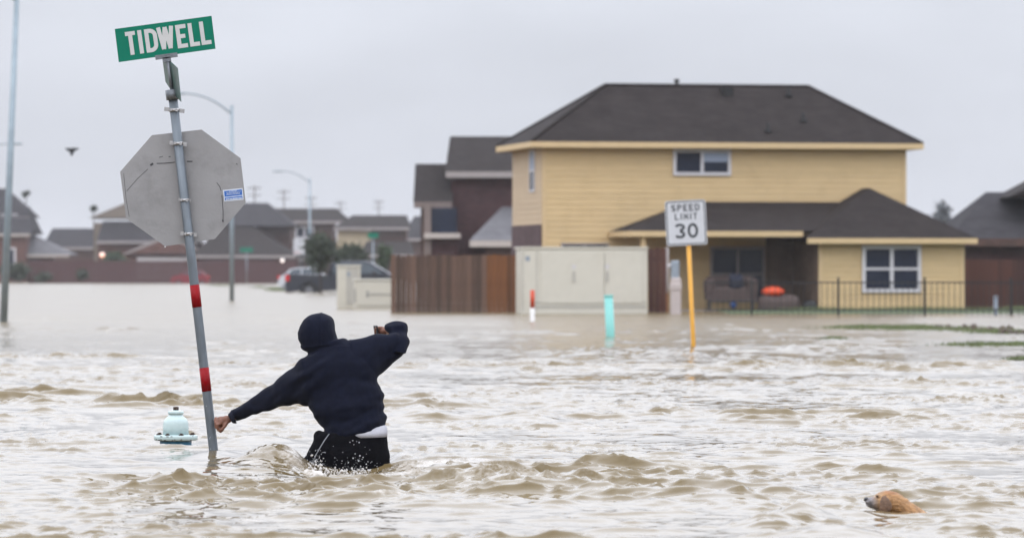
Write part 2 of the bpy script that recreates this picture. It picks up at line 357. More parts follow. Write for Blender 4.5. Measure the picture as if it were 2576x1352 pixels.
# ------------------------------------------------------------------ setting: ground, water
def ground():
    # one earth sheet under the flood, rising to just above the water as the yard of the yellow house
    xs = np.concatenate([[-2500, -900, -300, -80], np.linspace(-30, 60, 61), [90, 300, 900, 2500]])
    ys = np.concatenate([[-300, -50, 5, 40], np.linspace(80, 170, 61), [200, 300, 700, 1500, 3500]])
    Xg, Yg = np.meshgrid(xs, ys)
    f = np.clip((Yg-118.3)/1.6, 0, 1)*np.clip((Xg-4.0)/1.5, 0, 1)*np.clip((230-Yg)/20, 0, 1)*np.clip((80-Xg)/10, 0, 1)
    Zg = -.85 + .885*f*f*(3-2*f)
    mb = MB(); w = len(xs); h = len(ys)
    mb.add(np.stack([Xg.ravel(), Yg.ravel(), Zg.ravel()], 1).tolist(), [(j*w+i, j*w+i+1, (j+1)*w+i+1, (j+1)*w+i) for j in range(h-1) for i in range(w-1)], 0, True)
    tag(mb.build('ground', MAT['lawn'], fix=False), 'flooded ground under the water rising as yard at the house', kind='structure')
ground()

def tile(n, size, lmin, lmax, p, seed, wind, spread):
    r = np.random.default_rng(seed); k1 = np.fft.fftfreq(n, size/n)*2*math.pi
    kx, ky = np.meshgrid(k1, k1); k = np.hypot(kx, ky); k[0, 0] = 1
    amp = k**(-p)*(1/(1+np.exp(-(k-2*math.pi/lmax)*lmax)))*np.exp(-(k*lmin/(2*math.pi))**2)
    c = np.abs((kx*math.cos(wind)+ky*math.sin(wind))/k); amp *= (spread+(1-spread)*c**2); amp[0, 0] = 0
    s = amp*(r.normal(size=(n, n))+1j*r.normal(size=(n, n)))
    h = np.fft.ifft2(s); sc = 1/np.std(h.real)
    return h.real*sc, np.fft.ifft2(-1j*s*kx/k).real*sc, np.fft.ifft2(-1j*s*ky/k).real*sc
def samp(t, size, x, y):
    n = t.shape[0]; u = (x/size*n) % n; v = (y/size*n) % n
    i = np.floor(u).astype(int); j = np.floor(v).astype(int); a = u-i; b = v-j; i %= n; j %= n; i1 = (i+1) % n; j1 = (j+1) % n
    return (t[j, i]*(1-a)+t[j, i1]*a)*(1-b)+(t[j1, i]*(1-a)+t[j1, i1]*a)*b
BUMPS = []                                               # (x, y, height, sx, sy) swells, wakes and hollows of the current
def bump_at(px, py, h, sx, sy, foam=0): d = DW(py); BUMPS.append((X(px, d), d, h, sx, sy, foam))
PD = 27.3                                                # how far the wading person stands
bump_at(655, 1108, .055, .22, .35); bump_at(375, 1106, .05, .16, .4); bump_at(470, 1090, .04, .3, .4); BUMPS.append((X(542, 27.8), 27.65, .038, .17, .40, 0))
BUMPS += [(X(708, 27.2), 26.85, .100, .17, .30, .04), (X(748, 27.2), 26.7, .022, .06, .25, .3), (X(650, 27.2), 26.8, .03, .18, .4, .04),
          (X(885, 27.2), 26.3, -.125, .27, 1.0, 0), (X(985, 27), 27.1, -.04, .14, .4, 0),
          (X(800, 26.2), 26.3, .05, .09, .2, .65), (X(860, 25.1), 25.2, .006, .16, .25, .40), (X(975, 25.1), 25.2, .012, .18, .25, .36), (X(442, 29.6), 29.4, -.004, .2, .5, 0), (X(1100, 26), 26.0, .035, .30, .2, .25),
          (X(1180, 26.5), 26.4, .03, .25, .3, .18)]
bump_at(1010, 1150, .05, .10, .3, .15); bump_at(1090, 1050, .06, .25, .5); bump_at(1050, 1030, .05, .12, .3)
bump_at(2010, 1300, .075, .11, .30); bump_at(1940, 1320, .05, .16, .3); bump_at(2110, 1352, .07, .25, .3); bump_at(2060, 1395, .05, .3, .3)
bump_at(1780, 1262, .05, .28, .35); BUMPS.append((X(2290, 21.2), 21.1, -.014, .18, .3, 0)); bump_at(2170, 1298, .03, .07, .12); bump_at(2420, 1330, .045, .2, .3); bump_at(1400, 1220, .05, .4, .4, .06)
bump_at(1500, 1175, .035, .2, .4); bump_at(1250, 1215, .045, .3, .3, .10); bump_at(1320, 1060, .05, .3, .6); bump_at(2090, 1262, .03, .12, .2)
bump_at(1960, 1235, .03, .12, .25); bump_at(130, 1040, .05, .14, .5); bump_at(200, 1090, .04, .3, .5); bump_at(1650, 1100, .03, .25, .5)
def water():
    th = np.concatenate([np.linspace(-2.2, -.215, 24, endpoint=False), np.linspace(-.20, -.132, 60, endpoint=False), np.linspace(-.132, .132, 580), np.linspace(.1332, .20, 60), np.linspace(.215, 2.2, 24)])
    rows = np.concatenate([np.linspace(-120, 12, 12), np.exp(np.arange(math.log(14), math.log(60), .0011)), np.exp(np.arange(math.log(60.1), math.log(150), .0026)), np.exp(np.linspace(math.log(155), math.log(2600), 60))])
    ye = np.maximum(rows, 14.0)
    x = (th[None, :]*ye[:, None]); y = np.repeat(rows[:, None], len(th), 1)
    dist = np.repeat(ye[:, None], len(th), 1)
    L1 = 24.0; t1 = tile(1024, L1, .17, 1.25, 1.85, 4, 1.25, .35)
    L2 = 13.1; t2 = tile(1024, L2, .065, .36, 1.25, 5, 1.95, .22)
    L3 = 61.0; t3 = tile(512, L3, 3, 14, 2.0, 9, .4, 1.0)
    ca, sa = math.cos(.6), math.sin(.6); xr = x*ca-y*sa; yr = x*sa+y*ca
    big = samp(t3[0], L3, x, y); rough = np.clip(.85+.42*big, .3, 1.7)
    rough *= np.clip(1.08-.30*np.clip((x/dist-.05)/.06, 0, 1), .5, 1.2)      # the current runs calmer to the right of the speed sign
    edge = np.clip((.215-np.abs(x/dist))/.02, 0, 1)*np.clip((150-dist)/60, 0, 1)
    t4 = tile(512, 37.0, 1.0, 5.0, 1.6, 21, .9, .5); pat = np.clip(.42+.55*samp(t4[0], 37.0, x, y*.55), 0, 1.9)
    churn = np.zeros_like(x)                                              # where the wader and the posts stir the current
    for (cx, cy, ex, ey, w) in ((X(800, 26), 26.0, .75, 1.0, 1.0), (X(1080, 26.3), 26.3, .6, .7, .8), (X(640, 27.5), 27.4, .6, 1.2, .5), (X(1350, 25.4), 25.2, .9, .8, .5), (X(430, 30), 30, .5, 1.0, .4), (X(1100, 33), 33, 1.2, 2.5, .4)):
        churn += w*np.exp(-((x-cx)/ex)**2-((y-cy)/ey)**2)
    a1 = (1-.5*np.exp(-((x-X(705, 26.85))/.2)**2-((y-26.8)/.45)**2))*.0092*(1+.38*np.clip((27.5-dist)/6, 0, 1))*rough*(.55+.55*pat)*edge*(1+.2*churn)*np.clip(1.5-dist/100, .6, 1); a2 = .0046*(.2+.75*pat)*edge*np.clip((150-dist)/90, 0, 1)*(1+.35*churn)*(1+.35*np.clip((30-dist)/9, 0, 1))*(1-.8*np.exp(-((x-X(705, 26.85))/.2)**2-((y-26.8)/.45)**2))
    sk = lambda q, b: (np.exp(b*np.clip(q, -3, 2.2))-1)/b*.8           # flat troughs, peaked crests
    z = a1*sk(samp(t1[0], L1, x, y*1.25), .65)+a2*sk(samp(t2[0], L2, xr, yr), .8)
    dx = a1*samp(t1[1], L1, x, y*1.25); dy = a1*samp(t1[2], L1, x, y*1.25)
    dx2 = a2*samp(t2[1], L2, xr, yr); dy2 = a2*samp(t2[2], L2, xr, yr)
    z += .008*big*edge
    foam = np.zeros_like(z)
    for q, (bx, by, h, sx, sy, fo) in enumerate(BUMPS):
        if q >= 12+4: h *= .8
        g = np.exp(-((x-bx)/sx)**2-((y-by)/sy)**2)
        z += h*g*(1+.05*samp(t2[0], L2, xr*1.7, yr*1.7)*(fo > 0)); foam += fo*g
    # churned water in front of the wading person: short steep spikes
    ch = .8*np.exp(-((x-X(850, 26.2))/.32)**2-((y-26.2)/.28)**2)+.08*np.exp(-((x-X(720, 26.6))/.22)**2-((y-26.6)/.3)**2)
    sp = samp(t2[0], L2, xr*2.6+3, yr*2.6)
    z += ch*.013*np.maximum(sp, -.6)*np.abs(sp); foam += ch*.22*np.clip(sp, 0, 1.5)
    # thin flecks of foam on sharp crests
    crest = np.clip(samp(t1[0], L1, x, y)*.55+samp(t2[0], L2, xr, yr)*.5-1.55, 0, 1)*edge
    foam += .22*crest
    chop = 1.0
    co = np.stack([x-chop*(dx+dx2*ca+dy2*sa), y-chop*(dy-dx2*sa+dy2*ca), z], -1).reshape(-1, 3).astype(np.float32)
    h, w = z.shape; idx = np.arange(h*w).reshape(h, w)
    q = np.stack([idx[:-1, :-1], idx[:-1, 1:], idx[1:, 1:], idx[1:, :-1]], -1).reshape(-1)
    me = bpy.data.meshes.new('water'); me.vertices.add(h*w); me.vertices.foreach_set('co', co.ravel())
    nq = len(q)//4; me.loops.add(nq*4); me.loops.foreach_set('vertex_index', q.astype(np.int32))
    me.polygons.add(nq); me.polygons.foreach_set('loop_start', np.arange(nq, dtype=np.int32)*4)
    me.update(calc_edges=True); me.polygons.foreach_set('use_smooth', np.ones(nq, bool))
    at = me.attributes.new('foam', 'FLOAT', 'POINT'); at.data.foreach_set('value', foam.ravel().astype(np.float32))
    me.materials.append(MAT['water']); me.update()
    tag(link('water', me), 'muddy brown flood water with choppy waves', kind='structure')
water()

# ------------------------------------------------------------------ houses
def window(mb_parent, x0, x1, y, z0, z1, cols=2, rows=2, fw=.07, blind=(), depth=.05, fm='frame_white'):
    """a window on a wall facing -y at depth y; parented to the house, panes and blinds are sub-parts"""
    f = MB(); a, b = y-depth, y+.03
    f.box(x0, x0+fw, a, b, z0, z1); f.box(x1-fw, x1, a, b, z0, z1); f.box(x0+fw, x1-fw, a+.002, b, z0, z0+fw); f.box(x0+fw, x1-fw, a+.002, b, z1-fw, z1)
    cw = (x1-x0-2*fw)/cols; rh = (z1-z0-2*fw)/rows
    for i in range(1, cols): f.box(x0+fw+cw*i-fw/2, x0+fw+cw*i+fw/2, a+.004, b, z0+fw, z1-fw)
    for j in range(1, rows):
        for i in range(cols): f.box(x0+fw+cw*i+(fw/2 if i else 0), x0+fw+cw*(i+1)-(fw/2 if i < cols-1 else 0), a+.006, b, z0+fw+rh*j-fw*.35, z0+fw+rh*j+fw*.35)
    fo = f.build('window', MAT[fm], mb_parent)
    for i in range(cols):
        for j in range(rows):
            mm = MAT['blind'] if (i, j) in blind else MAT['glass']
            MB().box(x0+fw+cw*i+.01, x0+fw+cw*(i+1)-.01, y-.012, y+.02, z0+fw+rh*j+.01, z0+fw+rh*(j+1)-.01).build('blind' if (i, j) in blind else 'pane', mm, fo)
    return fo

def planks(parent, x0, x1, y, z0, z1, holes, m, pitch=.165, t=.016, axis='x', breaks=True):
    n = int(round((z1-z0)/pitch)); p = (z1-z0)/n; r = random.Random(5)
    for i in range(n):
        a, b = z0+i*p, z0+(i+1)*p-.002
        segs = [(x0, x1)]
        for hx0, hx1, hz0, hz1 in holes:
            if b > hz0 and a < hz1:
                segs = [s for q in segs for s in ((q[0], min(q[1], hx0)), (max(q[0], hx1), q[1])) if s[1]-s[0] > .05]
        out = []
        for s in segs:
            if breaks and s[1]-s[0] > 6:
                c = s[0]+(s[1]-s[0])*r.uniform(.3, .7); out += [(s[0], c-.003), (c+.003, s[1])]
            else: out.append(s)
        for s0, s1 in out:
            if axis == 'x': v = [(s0,y-t,a),(s1,y-t,a),(s1,y,a),(s0,y,a),(s0,y-.004,b),(s1,y-.004,b),(s1,y,b),(s0,y,b)]
            else: v = [(y-t,s0,a),(y-t,s1,a),(y,s1,a),(y,s0,a),(y-.004,s0,b),(y-.004,s1,b),(y,s1,b),(y,s0,b)]
            MB().add(v, [(0,3,2,1),(4,5,6,7),(0,1,5,4),(1,2,6,5),(2,3,7,6),(3,0,4,7)]).build('plank', m, parent)

HX, HY, HT = 77.5/FPX*131, 131.0, math.radians(10.7); HC, HS = math.cos(HT), math.sin(HT)
def hu(px, w=0.0):
    k = (px-CX)/FPX; return (k*(HY+w*HC)-HX+w*HS)/(HC-k*HS)
def hz(py, u, w=0.0): return CAMH-(py-CY)/FPX*(HY+u*HS+w*HC)
def hw(px):
    k = (px-CX)/FPX; return (HX-k*HY)/(HS+k*HC)
def yellow_house():
    h = thing('house', 'two-storey yellow house with dark hip roof and covered back patio', 'house', (HX, HY, 0), HT, local=True)
    U = hu(2277); W = 4.75; ov = .42; ze = hz(362, 0)
    MB().box(0, U, 0, W, -.5, ze-.1).build('wall', MAT['siding_yellow'], h)
    # windows in the main front, siding planks round them
    wz0, wz1 = hz(441.6, 6), hz(376, 6); wx0, wx1 = hu(1692), hu(1837)
    window(h, wx0, wx1, -.03, wz0, wz1, 2, 1, .09)
    fo = h.children[-1]
    pw = (wx1-wx0)/2
    MB().box(wx0+pw+.05, wx1-.10, -.046, -.043, wz0+(wz1-wz0)*.52, wz1-.10).build('blind', MAT['blind'], fo)
    MB().box(wx0+.10, wx0+pw-.05, -.046, -.043, wz0+(wz1-wz0)*.60, wz1-.10).build('blind', MAT['cushion_navy'], fo)
    gx0, gx1 = hu(1410), hu(1530); gz1 = hz(611, 1)
    window(h, gx0, gx1, -.03, gz1-1.3, gz1, 2, 1, .045, fm='trim_grey')
    pe = hz(507, 5)                                        # porch roof meets the wall here
    holes = [(wx0, wx1, wz0, wz1), (gx0, gx1, gz1-1.3, gz1)]
    planks(h, 0.09, U-.09, -.002, 0.0, ze-.12, holes, MAT['siding_yellow'])
    mb = MB(); mb.box(-.02, .09, -.03, -.002, 0, ze-.12); mb.build('corner_board', MAT['trim_yellow'], h)
    mb = MB(); mb.box(U-.09, U+.02, -.03, -.002, 0, ze-.12); mb.build('corner_board', MAT['trim_yellow'], h)
    # left side: siding above, a brick skirt below, a tall narrow window
    bz = hz(564, 0)
    MB().box(-.04, -.002, .10, W, 0, bz).build('brick_skirt', MAT['brick_house'], h)
    s0, s1 = hw(1347), hw(1334); s0, s1 = min(s0, s1), max(s0, s1)
    sz0, sz1 = hz(483, 0, 1.5), hz(376, 0, 1.5)
    planks(h, .10, W, -.002, bz+.005, ze-.12, [(s0, s1, sz0, sz1)], MAT['siding_side_shade'], axis='y', breaks=False)
    f = MB(); f.box(-.05, -.01, s0, s0+.06, sz0, sz1); f.box(-.05, -.01, s1-.06, s1, sz0, sz1); f.box(-.048, -.01, s0+.06, s1-.06, sz0, sz0+.06); f.box(-.048, -.01, s0+.06, s1-.06, sz1-.06, sz1)
    f.box(-.046, -.01, s0+.06, s1-.06, (sz0+sz1)/2-.03, (sz0+sz1)/2+.03)
    fo = f.build('window', MAT['frame_white'], h)
    MB().box(-.025, -.004, s0+.06, s1-.06, sz0+.06, (sz0+sz1)/2-.03).build('pane', MAT['glass'], fo)
    MB().box(-.025, -.004, s0+.06, s1-.06, (sz0+sz1)/2+.03, sz1-.06).build('pane', MAT['blind'], fo)
    # main hip roof
    e0, e1, ef, eb = -ov, U+ov, -ov, W+ov; half = (eb-ef)/2; zr = hz(216, 3, half)
    MB().roof(e0, e1, ef, eb, ze+.06, (e0+half, ef+half), (e1-half, ef+half), zr).build('roof', MAT['shingle'], h)
    rf = h.children[-1]
    mb = MB(); mb.box(e0-.02, e1+.02, ef-.025, ef+.02, ze-.11, ze+.055); mb.box(e0-.02, e1+.02, eb-.02, eb+.025, ze-.11, ze+.055)
    mb.box(e0-.021, e0+.02, ef+.02, eb-.02, ze-.11, ze+.055); mb.box(e1-.02, e1+.021, ef+.02, eb-.02, ze-.11, ze+.055); mb.build('fascia', MAT['trim_yellow'], h)
    MB().box(e0+.02, e1-.02, ef+.02, eb-.02, ze-.10, ze-.08).build('soffit', MAT['soffit'], h)
    # ridge and hip caps, vents
    pitch = (zr-ze-.06)/half
    def rp(u, w): return (u, w, ze+.06+(w-ef)*pitch)
    cap = MB(); A = (e0+half, ef+half, zr+.012); B = (e1-half, ef+half, zr+.012)
    for a, b in ((A, B), ((e0, ef, ze+.07), A), ((e1, ef, ze+.07), B), ((e0, eb, ze+.07), A), ((e1, eb, ze+.07), B)): cap.tube([a, b], .045, 6)
    cap.build('ridge_cap', MAT['shingle'], rf)
    u = hu(1695, half); MB().tube([(u, ef+half+.05, zr-.05), (u, ef+half+.05, zr+.13), (u, ef+half+.05, zr+.131)], [.05, .05, .05], 10).lathe([(.09, 0), (.09, .06), (.03, .09)], (u, ef+half+.05, zr+.12), 10).build('roof_vent', MAT['asphalt_vent'], rf)
    for px, py, kind in ((1827, 232, 'box'), (1983, 240, 'pipe'), (2020, 303, 'pipe'), (1931, 329, 'pipe')):
        w = ef+(357-py)/(357-216)*half; q = rp(hu(px, w), w)
        mb = MB()
        if kind == 'box': mb.box(q[0]-.17, q[0]+.17, q[1]-.2, q[1]+.2, q[2]-.15, q[2]+.14)
        else: mb.tube([(q[0], q[1], q[2]-.1), (q[0], q[1], q[2]+.26)], .05, 10).lathe([(.14, 0), (.08, .08), (.06, .1)], (q[0], q[1], q[2]-.03), 10)
        mb.build('roof_vent', MAT['asphalt_vent'], rf)
    # right-hand single-storey wing
    pf = -3.0
    w0, w1 = hu(2060, pf), hu(2423, pf); wzE = hz(603, w1, pf-.4)
    MB().box(w0, w1, pf, 3.0, -.5, wzE-.08).build('wall', MAT['siding_yellow'], h)
    vx0, vx1 = hu(2167, pf), hu(2315, pf); vz0, vz1 = hz(734.5, 12, pf), hz(617, 12, pf)
    window(h, vx0, vx1, pf-.03, vz0, vz1, 2, 2, .10)
    planks(h, w0+.09, w1-.09, pf-.002, .0, wzE-.10, [(vx0, vx1, vz0, vz1)], MAT['siding_yellow'], breaks=False)
    for a in (w0-.02, w1-.09): MB().box(a, a+.11, pf-.03, pf-.002, 0, wzE-.1).build('corner_board', MAT['trim_yellow'], h)
    r0, r1 = hu(2030, pf-.4), hu(2458, pf-.4); rm = (r0+r1)/2; hh = (r1-r0)/2; rz = hz(472, rm, pf+1.8)
    MB().roof(r0, r1, pf-.4, 5.5, wzE+.05, (rm, pf-.4+hh), (rm, 5.5), rz, 'y').build('roof', MAT['shingle'], h)
    mb = MB(); mb.box(r0, r1, pf-.43, pf-.395, wzE-.11, wzE+.045); mb.box(r1-.03, r1+.005, pf-.395, 3.4, wzE-.11, wzE+.045); mb.build('fascia', MAT['trim_yellow'], h)
    MB().box(r0+.02, r1-.03, pf-.39, 3.2, wzE-.09, wzE-.085).build('soffit', MAT['soffit'], h)
    # covered patio between the wing and the garden
    pw = -2.9; p0 = hu(1583, pw); pz = hz(585, 4, pw)
    a = [(p0, pw, pz+.05), (r0+.6, pw, pz+.05), (hu(2140, 0), -.02, pe), (hu(1735, 0), -.02, pe), (p0, -.02, pz+.05)]
    lo = [(x, y, pz+.0) for x, y, _ in a]
    mb = MB(); mb.add(a, [(0, 1, 2, 3), (0, 3, 4)]); mb.add([(p[0], p[1], pz+.02) for p in (a[0], a[1], a[2], a[4])], [(3, 2, 1, 0)])
    mb.build('patio_roof', MAT['shingle'], h, fix=False)
    mb = MB(); mb.box(p0-.02, r0-.002, pw-.03, pw+.01, pz-.11, pz+.045); mb.box(p0-.021, p0+.02, pw+.01, -.03, pz-.11, pz+.045); mb.build('fascia', MAT['trim_yellow'], h)
    MB().box(p0+.02, w0-.01, pw+.02, -.035, pz-.05, pz-.04).build('patio_ceiling', MAT['soffit'], h)
    up = hu(1617, -2.7); MB().box(up-.07, up+.07, -2.77, -2.63, -.3, pz-.05).build('patio_post', MAT['trim_yellow'], h)
    b0 = hu(1925); MB().box(b0, w0-.03, -.06, -.021, 0, pz-.06).build('patio_shade_wall', MAT['brick_tan_shade'], h); MB().box(w0-.028, w0-.004, pf+.02, -.021, 0, pz-.06).build('patio_shade_wall', MAT['brick_tan_shade'], h)  # tan brick panels with the porch shade put into their colour
    q0, q1 = hu(1785), hu(1922); window(h, q0, q1, -.05, .25, hz(620, 7), 2, 2, .065, fm='trim_grey')
    MB().box(-.3, w1+.3, -3.2, 0, -.4, .02).build('foundation', MAT['trim_grey'], h)
    return h
yellow_house()

def far_house(name_label, loc, parts):
    h = thing('house', name_label, 'house', loc)
    for p in parts: p(h)
    return h
def blk(x0, x1, ytop, d, dep, m, ybase=None, name='wall'):
    def f(h):
        z0 = -.5 if ybase is None else Z(ybase, d)
        MB().box(X(x0, d), X(x1, d), d, d+dep, z0, Z(ytop, d)).build(name, MAT[m], h)
    return f
def hipx(x0, x1, rx0, rx1, ye, yr, d, dep, m='shingle', fas='trim_grey', name='roof'):
    def f(h):
        ze, zr = Z(ye, d), Z(yr, d+dep/2)
        MB().roof(X(x0, d), X(x1, d), d-.5, d+dep+.5, ze, (X(rx0, d), d+dep/2), (X(rx1, d), d+dep/2), zr).build(name, MAT[m], h)
        if fas:
            MB().box(X(x0, d)+.02, X(x1, d)-.02, d-.54, d-.49, ze-.26, ze-.004).build('fascia', MAT[fas], h)
    return f
def gabley(x0, xm, x1, ye, yr, d, dep, m='shingle', wallm=None, fas='trim_pale', wx0=None, wx1=None):
    def f(h):
        ze, zr = Z(ye, d), Z(yr, d); a, b, c = X(x0, d), X(xm, d), X(x1, d)
        MB().roof(a, c, d-.4, d+dep, ze, (b, d-.4), (b, d+dep), zr, 'y').build('roof', MAT[m], h)
        t = .28
        MB().prism([(a, d-.47, ze), (b, d-.47, zr), (b, d-.47, zr-t*1.2), (a+t*1.6, d-.47, ze)], (0, .06, 0)).prism([(c, d-.47, ze), (c-t*1.6, d-.47, ze), (b, d-.47, zr-t*1.2), (b, d-.47, zr)], (0, .06, 0)).build('barge_board', MAT[fas], h)
        if wallm:
            MB().prism([(a+t*1.7, d-.44, ze+.01), (c-t*1.7, d-.44, ze+.01), (b, d-.44, zr-t*1.3)], (0, .035, 0)).build('gable_wall', MAT[wallm], h)
    return f
def win(x0, x1, y0, y1, d, cols=1, rows=2, fw=.12):
    return lambda h: window(h, X(x0, d), X(x1, d), d-.03, Z(y1, d), Z(y0, d), cols, rows, fw)

# brick house next door, behind the wooden fence
d = 190
far_house('dark purple brick two-storey house with grey roofs behind the wooden fence', (X(1200, d), d, 0), [
    blk(1135, 1345, 436, d, 9, 'brick_purple'), hipx(1120, 1350, 1128, 1350, 432, 343, d, 9, 'shingle', 'trim_grey'),
    blk(1058, 1136, 510, d-.6, 7, 'brick_brown'), hipx(1040, 1138, 1040, 1138, 508, 412, d-.6, 7, 'shingle', 'trim_brown'),
    lambda h: MB().box(X(1082, 190), X(1150, 190), 190-1.30, 190-1.2, Z(586, 190), Z(524, 190)).build('dark_window', MAT['glass'], h), blk(1066, 1084, 512, d-1.4, .7, 'trim_brown'), blk(1080, 1152, 586, d-1.25, .6, 'brick_purple'),
    blk(1066, 1158, 586, d-1.7, 1.0, 'trim_pale', 599, 'ledge'),
    blk(1222, 1335, 606, d-4, 5, 'brick_brown'), hipx(1180, 1345, 1262, 1345, 605, 520, d-4, 8, 'shingle_pale', 'trim_pale')])
# neighbour at the right edge
d = 150
far_house('dark brick house with grey hip roof at the right edge', (X(2560, d), d, 0), [
    blk(2425, 2760, 600, d, 9, 'brick_purple'), hipx(2385, 2800, 2515, 2700, 600, 483, d, 9, 'shingle_grey', 'brick_brown'),
    gabley(2535, 2640, 2750, 495, 440, d+1, 6, 'shingle', None, 'shingle')])
# far row across the flooded crossing, from left to right
d = 470
far_house('far brick house with steep grey roof behind the left street lamp', (X(20, d), d, 0), [
    blk(-90, 66, 590, d, 10, 'brick_red'), hipx(-110, 78, -110, 60, 588, 520, d, 12, 'shingle_grey', 'trim_pale'),
    blk(-90, 64, 560, d+4, 9, 'siding_orange'), hipx(-90, 76, -60, 5, 545, 474, d+4, 10, 'shingle_grey', 'trim_grey'),
    win(2, 44, 538, 572, d+3.9, 1, 1, .15), win(8, 40, 622, 676, d, 1, 1, .2),
    blk(62, 118, 638, d+2, 8, 'brick_red'), hipx(58, 176, 60, 62, 640, 584, d+1, 9, 'shingle_pale', 'trim_pale')])
far_house('far low house with blue grey roof between two taller brick houses', (X(170, d+30), d+30, 0), [
    blk(112, 240, 622, d+30, 10, 'brick_brown'), hipx(105, 250, 118, 236, 622, 574, d+30, 12, 'shingle_grey', 'trim_grey')])
d = 455
far_house('far brick house with cream gable half hidden by the stop sign', (X(330, d), d, 0), [
    blk(236, 440, 560, d, 10, 'siding_dull'), gabley(224, 335, 450, 548, 503, d, 11, 'shingle_grey', 'siding_dull', 'siding_dull'),
    hipx(244, 500, 250, 430, 606, 556, d-4, 8, 'shingle_grey', 'trim_grey'), blk(246, 500, 608, d-3.7, 7, 'brick_red'),
    gabley(310, 420, 530, 638, 590, d-8, 9, 'shingle_grey', 'brick_red', 'trim_grey'), blk(318, 522, 640, d-7.8, 8, 'brick_red'),
    blk(345, 492, 647, d-8.2, .3, 'siding_white', 705, 'garage_door')])
d = 440
far_house('far house with big dark hip roof right of the stop sign', (X(630, d), d, 0), [
    hipx(505, 740, 600, 665, 568, 510, d+6, 12, 'shingle_grey', None), blk(520, 730, 570, d+8, 8, 'brick_brown'),
    hipx(480, 745, 565, 610, 642, 556, d, 14, 'shingle', 'trim_grey'), blk(495, 735, 645, d+.3, 12, 'brick_purple')])
d = 480
far_house('far house with long grey ridge and orange tan wall', (X(760, d), d, 0), [
    hipx(650, 880, 672, 842, 556, 524, d, 9, 'shingle', 'trim_grey'), blk(664, 728, 558, d+.2, 8, 'siding_orange'), blk(728, 838, 559, d+.3, 8, 'brick_brown'),
    win(742, 790, 568, 600, d+.3, 2, 1, .2), hipx(690, 880, 720, 850, 650, 606, d-5, 7, 'shingle', 'trim_grey'), blk(700, 870, 652, d-4.8, 5, 'brick_brown')])
d = 450
far_house('far house with cream wall left of the purple brick house', (X(950, d), d, 0), [
    hipx(838, 1030, 882, 1020, 572, 541, d, 10, 'shingle', 'trim_grey'), blk(848, 932, 574, d+.2, 8, 'siding_cream'), blk(932, 1022, 575, d+.3, 8, 'brick_brown'),
    hipx(900, 1040, 920, 1030, 640, 606, d-5, 7, 'shingle', 'trim_grey'), blk(905, 1035, 641, d-4.8, 6, 'brick_brown')])
d = 520
far_house('far grey roofed house at the end of the far row', (X(1060, d), d, 0), [
    hipx(1005, 1140, 1040, 1110, 600, 543, d, 10, 'shingle_grey', 'trim_grey'), blk(1012, 1130, 601, d+.3, 9, 'brick_brown')])

# ------------------------------------------------------------------ fences
def picket_fence(label, x0, x1, ytop, d, cat='fence', m='wood_fence', w=.14, warm_from=None, dz=.02, group=None):
    a, b = X(x0, d), X(x1, d); zt = Z(ytop, d); f = thing('wooden_fence', label, cat, ((a+b)/2, d, 0), group=group)
    n = max(1, int((b-a)/w)); p = (b-a)/n; r = random.Random(int(x0)); proto = {}
    for i in range(n):
        mm = 'wood_fence_warm' if (warm_from and a+i*p > X(warm_from, d)) else m
        if mm not in proto:
            c = .03; W2 = p-.006
            o = MB().prism([(-W2/2, 0, -.7), (W2/2, 0, -.7), (W2/2, 0, zt-c), (W2/2-c, 0, zt), (-W2/2+c, 0, zt), (-W2/2, 0, zt-c)], (0, .018, 0)).build('picket', MAT[mm])
            o.parent = f; proto[mm] = o
        else:
            o = proto[mm].copy(); COL.objects.link(o); o.parent = f
        o.location = (a+(i+.5)*p-(a+b)/2, r.uniform(-.006, .006), r.uniform(-dz, dz))
    mb = MB()
    for z in (.15, zt-.35): mb.box(a, b, d+.03, d+.07, z, z+.09)
    mb.build('rail', MAT[m], f)
    return f
picket_fence('weathered brown picket fence left of the big cream cabinet', 983, 1300, 641, 125, warm_from=1212)
picket_fence('narrow dark brown fence panel right of the big cream cabinet', 1630, 1676, 624, 124, m='wood_fence_dark')
picket_fence('dark reddish wooden fence at the right edge behind iron railing', 2426, 2640, 652, 133, m='wood_fence_dark', warm_from=None)
def far_fence(label, x0, x1, ytop, d):
    a, b = X(x0, d), X(x1, d); zt = Z(ytop, d); f = thing('wooden_fence', label, 'fence', ((a+b)/2, d, 0))
    mb = MB(); n = int((b-a)/.16); p = (b-a)/n; r = random.Random(3)
    for i in range(n):
        k = r.uniform(-.04, .04); y = d+r.uniform(-.01, .01); mb.box(a+i*p+.004, a+(i+1)*p-.004, y, y+.02, -.5, zt+k)
    tag(mb.build('pickets', MAT['wood_fence_far'], f), kind='stuff')
    mb = MB()
    for z in (.3, zt-.4): mb.box(a, b, d+.04, d+.09, z, z+.1)
    mb.build('rail', MAT['wood_fence_far'], f)
far_fence('long far reddish brown fence left of the stop sign post', 70, 512, 656, 430)
far_fence('far reddish brown fence behind the second street lamp', 515, 745, 655, 425)
def iron_fence():
    d = 117; a, b = X(1770, d), X(2640, d); zt = Z(706, d); f = thing('iron_fence', 'black iron railing in front of the yellow house wing', 'fence', (a, d, 0))
    step = .152; n = int((b-a)/step)
    p = MB().box(-.008, .008, -.008, .008, -.25, zt).build('picket', MAT['iron']); p.parent = f
    for i in range(n):
        o = p if i == 0 else p.copy()
        if i: COL.objects.link(o); o.parent = f
        o.location = (i*step+.05, 0, 0)
    for z in (zt-.06, .12): MB().box(a, b, d-.014, d+.014, z, z+.035).build('rail', MAT['iron'], f)
    for px in (1890, 2108, 2325, 2542):
        x = X(px, d); MB().bbox(x-.03, x+.03, d-.03, d+.03, -.4, zt+.09, .008).build('post', MAT['iron'], f)
iron_fence()

